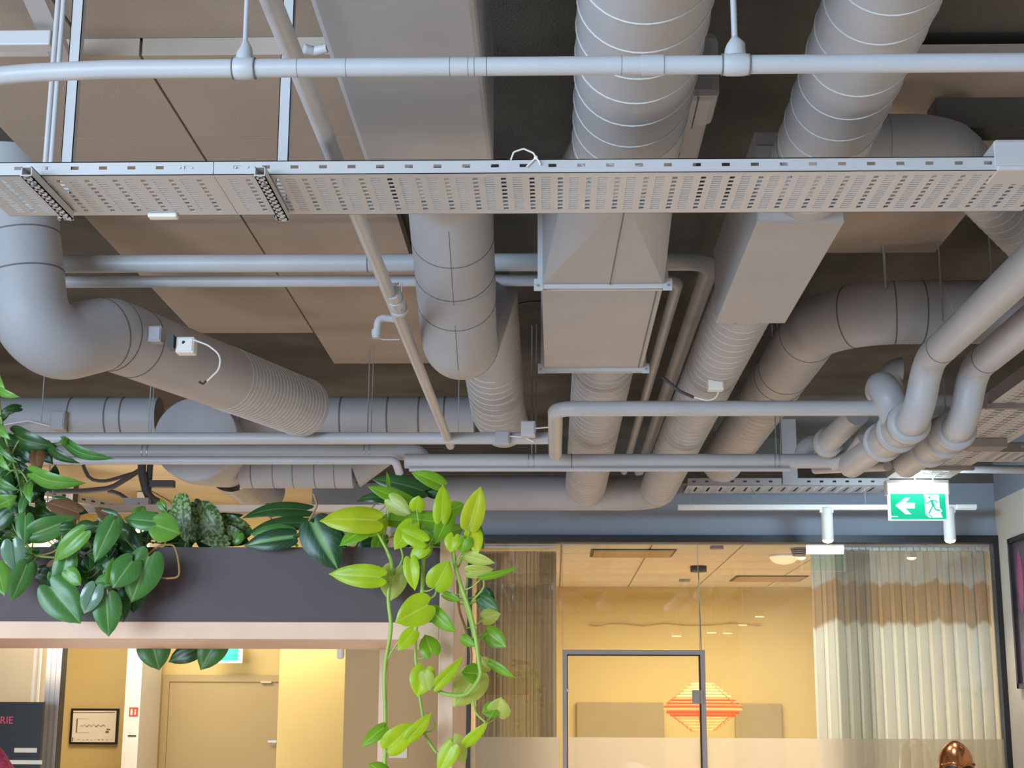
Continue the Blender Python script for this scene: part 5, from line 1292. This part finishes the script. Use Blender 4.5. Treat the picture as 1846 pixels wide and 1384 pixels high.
V4 = vine(npn, [z3(*p) for p in ((672, 520), (680, 650), (708, 740), (735, 850), (732, 930))], Yn+0.06, 0.003, 'vinebrown')
V5 = vine(npn, [z3(*p) for p in ((745, 1075), (758, 1130), (800, 1172))], Yn, 0.0026)
V6 = vine(npn, [z3(*p) for p in ((717, 430), (717, 540), (700, 600))], Yn, 0.0022)
vine(npn, [z3(*p) for p in ((790, 510), (790, 560), (728, 630))], Yn-0.01, 0.0022)
vine(npn, [z3(*p) for p in ((573, 550), (570, 590), (524, 622))], Yn-0.01, 0.0022)
vine(npn, [z3(*p) for p in ((560, 350), (548, 400), (520, 425))], Yn-0.01, 0.0024)
vine(npn, [z3(*p) for p in ((412, 370), (422, 420), (400, 470), (380, 500))], Yn-0.01, 0.0024)
vine(npn, [z3(*p) for p in ((690, 395), (688, 440), (670, 470))], Yn-0.01, 0.0024)
vine(npn, [z3(*p) for p in ((732, 272), (722, 310), (690, 350))], Yn-0.03, 0.0026)
vine(npn, [z3(*p) for p in ((625, 180), (630, 260), (628, 330))], Yn+0.03, 0.0026)
vine(npn, [z3(*p) for p in ((348, 890), (372, 850), (402, 805))], Yn-0.02, 0.0022)
vine(npn, [z3(*p) for p in ((345, 1210), (360, 1250), (345, 1300), (335, 1290))], Yn-0.02, 0.0022)
vine(npn, [z3(*p) for p in ((520, 1220), (555, 1215), (570, 1190), (556, 1160))], Yn-0.01, 0.0018)
allv = V1+V1b+V2+V2b+V3+V3b+V4+V5+V6
NL = [ # base, tip, width, material, dY, roll, heart
 ((679,938),(575,938),44,'neonyel',-0.06,0.5,.05), ((672,945),(611,984),30,'neonmid',-0.02,0.6,.08), ((741,908),(662,876),26,'neonmid',0.1,0.5,.1),
 ((703,900),(742,930),30,'neonpale',0.06,0.2,.12), ((701,879),(697,849),7,'neonmid',0.12,0.8,.05), ((797,874),(741,851),26,'neonmid',0.12,0.5,.1),
 ((795,937),(799,872),29,'neon',-0.04,0.2,.1), ((846,948),(867,876),37,'neonyel',-0.05,0.15,.1), ((751,917),(755,893),26,'neon',0.0,0.1,.2),
 ((792,942),(721,934),30,'neonmid',0.02,0.5,.1), ((725,938),(679,936),24,'neonmid',0.08,0.4,.1), ((742,946),(711,991),34,'neon',-0.05,0.2,.15),
 ((764,976),(714,952),30,'neon',-0.06,0.3,.12), ((808,930),(784,981),30,'neonmid',-0.03,-0.3,.15), ((809,920),(837,908),24,'neonmid',0.05,0.3,.15),
 ((818,968),(812,996),27,'neon',-0.05,0.1,.22), ((838,972),(832,997),28,'neonmid',-0.05,0.1,.22), ((851,958),(862,998),30,'neonyel',-0.03,0.1,.22),
 ((836,1000),(893,1015),20,'neonpale',-0.02,0.5,.05), ((843,1030),(891,1026),22,'neonpale',-0.02,0.5,.05), ((869,1040),(936,1022),12,'neonmid',-0.04,0.7,.03),
 ((686,1040),(592,1034),38,'neon',-0.06,0.1,.04), ((712,1026),(703,1084),46,'neonpale',0.02,0.1,.15), ((768,985),(738,1008),24,'neon',-0.05,0.3,.1),
 ((740,1008),(748,1065),26,'neon',-0.05,0.2,.08), ((785,1056),(810,1010),42,'neon',-0.04,0.1,.12), ((771,1090),(712,1122),50,'neon',-0.07,-0.2,.12),
 ((779,1101),(822,1140),26,'neonmid',-0.04,0.5,.06), ((746,1138),(717,1173),26,'neon',-0.04,0.4,.08), ((778,1176),(766,1143),34,'neonmid',0.0,0.2,.2),
 ((765,1208),(752,1256),40,'neon',-0.04,0.1,.18), ((766,1212),(775,1245),24,'neonpale',-0.06,0.5,.1), ((785,1236),(836,1182),20,'neon',-0.05,0.4,.03),
 ((862,1215),(817,1274),52,'neonpale',0.02,-0.1,.12), ((860,1214),(832,1212),32,'neonmid',0.0,0.2,.15), ((692,1311),(650,1347),22,'neonmid',-0.03,0.5,.05),
 ((700,1348),(745,1302),40,'neon',-0.04,0.2,.06), ((737,1330),(779,1284),22,'neon',-0.05,0.4,.05), ((694,1396),(664,1376),28,'neonmid',-0.03,0.3,.1),
 ((870,1066),(886,1102),30,'dark',0.08,0.2,.1), ((866,1078),(900,1102),26,'mid',0.07,0.2,.1), ((871,1114),(903,1106),26,'neonpale',0.05,0.2,.1),
 ((800,1071),(832,1083),14,'neonmid',0.0,0.5,.05), ((833,1150),(857,1164),17,'neonmid',0.0,0.4,.1), ((880,1140),(913,1167),30,'neonmid',0.03,0.1,.18),
 ((868,1192),(884,1209),24,'neonpale',0.04,0.1,.2), ((884,1194),(929,1222),15,'neonmid',0.03,0.5,.05), ((897,1288),(903,1256),38,'neonpale',0.03,0.1,.15),
 ((892,1277),(868,1284),26,'neonmid',0.02,0.2,.15), ((840,1340),(880,1302),18,'neon',0.0,0.4,.03), ((817,1330),(838,1376),30,'neonpale',0.03,0.2,.1),
 ((816,1344),(790,1394),30,'neon',-0.02,0.3,.06), ((850,940),(872,990),24,'mid',0.15,0.3,.1), ((800,960),(838,950),26,'neonmid',0.14,0.3,.1),
 ((690,965),(672,1000),26,'neonmid',0.1,0.2,.1), ((760,960),(800,985),22,'neonmid',0.12,0.3,.1), ((688,935),(668,968),30,'neon',0.06,0.2,.1)]
for (b_, t_, w_, m_, dy_, ro_, he_) in NL:
    B_ = leaf(npn, b_, t_, w_, m_, Yn+dy_, roll=ro_*0.7, heart=he_, tipdy=random.uniform(-0.02, 0.015), fold=random.uniform(0.1, 0.4), droop=random.uniform(0.03, 0.12))
    petiole(npn, B_, allv)

# heart-leaf philodendron hanging over the planter front at left
Yh = 3.42
ph = thing('heartleaf_philodendron', 'dark green heart-leaved philodendron spilling over the planter front at left', 'potted plant', atY(180, 985, 3.7))
st = []
st += vine(ph, [(120, 975), (150, 985), (175, 1000), (190, 1040), (196, 1075)], Yh, 0.003, 'vinegreen', dy=(.2, .08, .03, 0, 0))
st += vine(ph, [(20, 960), (50, 985), (62, 1000), (100, 1005)], Yh, 0.003, 'vinegreen', dy=(.15, .05, 0, 0))
st += vine(ph, [(230, 965), (242, 990), (262, 1002)], Yh, 0.003, 'vinegreen', dy=(.15, .04, 0))
st += vine(ph, [(266, 1000), (285, 985), (300, 982), (316, 988), (323, 1034), (306, 1042), (290, 1040)], Yh-0.01, 0.0024, 'vinebrown')
st += vine(ph, [(300, 965), (298, 980), (294, 986)], Yh-0.01, 0.002, 'vinebrown')
st += vine(ph, [(60, 1000), (75, 1000), (95, 995), (110, 985)], Yh, 0.0022, 'vinebrown')
HL = [((22,978),(29,1030),38,'gloss',-0.05,0.05,.14),((48,1018),(20,1084),34,'mid',-0.03,-0.3,.08),((50,1014),(36,1060),34,'mid',-0.01,0.3,.1),((-4,1018),(8,1074),34,'bright',-0.02,0.1,.1),
 ((60,962),(137,932),40,'mid',0.0,0.2,.08),((152,958),(96,1012),32,'bright',-0.07,0.2,.08),((46,930),(44,984),30,'mid',0.02,0.1,.1),((206,938),(170,1014),36,'mid',-0.05,0.15,.1),
 ((122,1000),(106,1080),38,'mid',-0.03,0.2,.08),((92,1058),(146,1124),60,'mid',-0.04,0.1,.14),((172,1058),(151,1107),34,'gloss',-0.08,0.1,.14),((192,1075),(196,1148),46,'mid',-0.06,0.05,.12),
 ((214,1066),(222,1122),36,'dark',0.0,0.1,.1),((197,1049),(205,1003),18,'bright',-0.06,0.3,.05),((197,1047),(170,1048),24,'mid',-0.05,0.2,.12),((238,1012),(203,1060),46,'mid',-0.06,0.1,.15),
 ((268,1004),(236,1087),60,'mid',-0.04,0.05,.15),((282,946),(326,962),48,'bright',-0.04,0.1,.18),((280,940),(222,934),32,'mid',-0.02,0.3,.08),((246,934),(262,912),24,'bright',0.05,0.2,.1),
 ((141,924),(80,905),30,'brown',0.08,0.3,.05),((206,938),(170,914),22,'brown',0.07,0.3,.05),((168,965),(140,985),26,'bright',0.0,0.2,.1),((245,1050),(240,1105),40,'dark',0.03,0.1,.1),
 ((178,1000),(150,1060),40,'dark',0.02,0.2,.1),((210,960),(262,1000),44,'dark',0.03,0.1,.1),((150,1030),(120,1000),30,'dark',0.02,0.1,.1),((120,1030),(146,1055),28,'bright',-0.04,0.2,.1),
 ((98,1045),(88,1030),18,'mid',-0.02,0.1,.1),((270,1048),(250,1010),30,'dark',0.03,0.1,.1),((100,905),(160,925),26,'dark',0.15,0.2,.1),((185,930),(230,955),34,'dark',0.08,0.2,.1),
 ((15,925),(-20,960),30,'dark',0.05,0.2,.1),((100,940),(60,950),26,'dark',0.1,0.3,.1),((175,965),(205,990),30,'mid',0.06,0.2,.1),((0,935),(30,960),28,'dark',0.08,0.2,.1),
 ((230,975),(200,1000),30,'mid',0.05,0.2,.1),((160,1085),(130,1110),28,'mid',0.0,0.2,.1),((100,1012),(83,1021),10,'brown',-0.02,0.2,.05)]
rr = random.Random(5)
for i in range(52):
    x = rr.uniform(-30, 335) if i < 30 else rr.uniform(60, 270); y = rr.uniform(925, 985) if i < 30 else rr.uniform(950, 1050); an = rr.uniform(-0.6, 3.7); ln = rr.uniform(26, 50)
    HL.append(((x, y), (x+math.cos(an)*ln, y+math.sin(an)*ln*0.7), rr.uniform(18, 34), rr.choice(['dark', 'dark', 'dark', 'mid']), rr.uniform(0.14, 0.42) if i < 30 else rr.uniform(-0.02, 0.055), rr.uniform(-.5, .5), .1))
for (b_, t_, w_, m_, dy_, ro_, he_) in HL:
    B_ = leaf(ph, b_, t_, w_, m_, Yh+dy_, roll=ro_, heart=he_, tipdy=random.uniform(-0.02, 0.02), fold=random.uniform(0.1, 0.35), droop=random.uniform(0.03, 0.1), label='dried brown leaf' if m_ == 'brown' else None)
    petiole(ph, B_, st, 'vinegreen')
# three leaves hanging behind the shelf
Yb = 4.10
hp = thing('heartleaf_philodendron', 'strand with three heart leaves hanging below the planter shelf, behind it', 'potted plant', atY(330, 985, 4.03))
s2 = vine(hp, [(250, 905), (262, 1050), (275, 1152), (352, 1168), (396, 1156)], Yb, 0.0025, 'vinegreen')
for (b_, t_, w_, m_) in (((274,1152),(287,1208),54,'mid'),((357,1168),(303,1193),32,'dark'),((394,1150),(361,1208),46,'mid')):
    leaf(hp, b_, t_, w_, m_, Yb, roll=0.1, heart=0.14)
# taller plant with long curved leaves at the far left
Yt = 3.62
tp = thing('climbing_houseplant', 'taller houseplant with long drooping leaves rising at the left edge', 'potted plant', atY(30, 985, 3.75))
s3 = vine(tp, [(40, 1000), (45, 930), (35, 870), (20, 820), (5, 770), (-5, 700)], Yt, 0.0035, 'vinegreen')
s3 += vine(tp, [(40, 930), (52, 880), (38, 850), (20, 848)], Yt-0.03, 0.0028, 'vinegreen')
s3 += vine(tp, [(20, 820), (40, 790), (66, 812), (95, 800), (122, 796)], Yt-0.02, 0.0024, 'vinegreen')
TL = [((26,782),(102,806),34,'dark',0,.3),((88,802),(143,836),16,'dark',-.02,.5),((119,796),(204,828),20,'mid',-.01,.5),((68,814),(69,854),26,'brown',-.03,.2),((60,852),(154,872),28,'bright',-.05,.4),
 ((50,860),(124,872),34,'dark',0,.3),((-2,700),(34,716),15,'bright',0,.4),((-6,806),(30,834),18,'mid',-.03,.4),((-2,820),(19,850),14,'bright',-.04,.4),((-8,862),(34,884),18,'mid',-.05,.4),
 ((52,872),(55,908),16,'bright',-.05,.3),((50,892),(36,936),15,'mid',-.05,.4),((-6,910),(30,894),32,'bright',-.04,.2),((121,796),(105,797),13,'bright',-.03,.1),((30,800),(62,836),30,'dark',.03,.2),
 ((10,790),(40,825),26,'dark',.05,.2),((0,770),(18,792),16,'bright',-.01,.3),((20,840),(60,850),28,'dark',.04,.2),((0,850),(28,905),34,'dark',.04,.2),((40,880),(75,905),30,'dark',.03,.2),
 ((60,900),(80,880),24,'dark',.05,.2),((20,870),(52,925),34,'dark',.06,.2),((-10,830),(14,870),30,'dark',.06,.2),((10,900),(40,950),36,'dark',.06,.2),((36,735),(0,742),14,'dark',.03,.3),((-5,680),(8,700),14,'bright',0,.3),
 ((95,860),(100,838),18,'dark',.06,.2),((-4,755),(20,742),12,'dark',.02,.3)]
rt_ = random.Random(11)
for i in range(26):
    x = rt_.uniform(-30, 75); y = rt_.uniform(790, 960); an = rt_.uniform(-0.4, 2.4); ln = rt_.uniform(30, 52)
    TL.append(((x, y), (x+math.cos(an)*ln, y+math.sin(an)*ln*0.8), rt_.uniform(16, 28), rt_.choice(['dark', 'dark', 'mid', 'mid', 'bright']), rt_.uniform(0.0, 0.3), rt_.uniform(-.4, .4)))
for (b_, t_, w_, m_, dy_, ro_) in TL:
    B_ = leaf(tp, b_, t_, w_, m_, Yt+dy_, roll=ro_, heart=0.06, droop=0.22, tipdy=-0.03, label='dried brown leaf' if m_ == 'brown' else None)
    petiole(tp, B_, s3, 'vinegreen')
# marbled pothos in the middle
mp_ = thing('marbled_pothos', 'grey-green marbled pothos in the middle of the planter', 'potted plant', atY(380, 985, 3.72))
Ym_ = 3.60
s4 = vine(mp_, [(330, 1000), (345, 960), (380, 950), (430, 955)], Ym_, 0.003, 'vinegreen')
for (b_, t_, w_, m_, dy_, ro_) in (((326,900),(339,984),30,'marble',-.06,.5),((318,920),(332,960),34,'marble',0,.3),((330,895),(310,930),22,'bright',0,.3),((352,915),(345,985),44,'marble',.04,.2),((356,920),(402,984),56,'marble',-.02,.2),((350,905),(366,925),20,'dark',.05,.2),
   ((410,975),(360,975),22,'marble',-.05,.3),((400,938),(452,948),26,'marble',.02,.3),((405,960),(450,978),30,'marble',0,.3),((432,962),(420,985),20,'bright',-.03,.2),((395,955),(420,985),30,'marble',.0,.2),((288,905),(300,925),16,'bright',.05,.2),((400,930),(440,928),12,'dark',.02,.6),((445,950),(425,975),26,'mid',.03,.3),((300,985),(330,960),26,'dark',.06,.3),((380,985),(350,950),30,'dark',.1,.3)):
    B_ = leaf(mp_, b_, t_, w_, m_, Ym_+dy_, roll=ro_, heart=0.08); petiole(mp_, B_, s4, 'vinegreen')
# striped-leaf philodendron
bz = thing('striped_philodendron', 'philodendron with one large pale-striped leaf tipped over the planter front', 'potted plant', atY(520, 985, 3.72))
Yz = 3.52
s5 = vine(bz, [(500, 1000), (520, 975), (545, 962), (562, 945)], Yz+0.05, 0.003, 'vinegreen')
vine(bz, [(536, 985), (528, 972), (532, 966), (545, 960)], Yz-0.02, 0.0032, 'vine')
vine(bz, [(553, 946), (566, 922), (571, 911), (568, 898), (565, 890)], Yz-0.02, 0.0026, 'vinebrown', 'aerial_root')
for (b_, t_, w_, m_, dy_, ro_, he_, dr_2) in (((566,943),(610,1028),66,'brazil',-.09,.05,.1,.1),((526,968),(438,984),34,'brazil',-.05,.3,.08,.1),((524,962),(450,962),30,'mid',0,.3,.08,.1),((552,920),(434,932),24,'dark',.06,.6,.05,.15),((552,944),(444,960),22,'dark',.03,.6,.05,.15),((510,930),(552,925),26,'dark',.08,.3,.1,.1),((600,950),(560,935),30,'dark',.04,.2,.1,.1),((478,915),(500,930),20,'dark',.08,.2,.1,.1),
   ((704,902),(641,902),16,'dark',.1,.4,.05,.3),((762,884),(668,862),30,'dark',.14,.3,.08,.1),((700,880),(740,900),26,'dark',.16,.2,.1,.1),((680,975),(640,985),30,'dark',.1,.2,.1,.1),((650,965),(690,985),26,'dark',.12,.2,.1,.1),((720,960),(745,985),30,'dark',.12,.2,.1,.1),((770,880),(805,895),24,'dark',.16,.2,.1,.1),((600,960),(625,985),26,'dark',.1,.2,.1,.1)):
    B_ = leaf(bz, b_, t_, w_, m_, Yz+dy_, roll=ro_, heart=he_, droop=dr_2); petiole(bz, B_, s5, 'vinegreen')
# pale stripe down the big leaf's middle
B = atY(566, 943, Yz-0.105); T = atY(609, 1026, Yz-0.105)
sp_ = [B.lerp(T, k/8)+Vector((0.0, -0.006*math.sin(math.pi*k/8)-0.002, 0)) for k in range(9)]
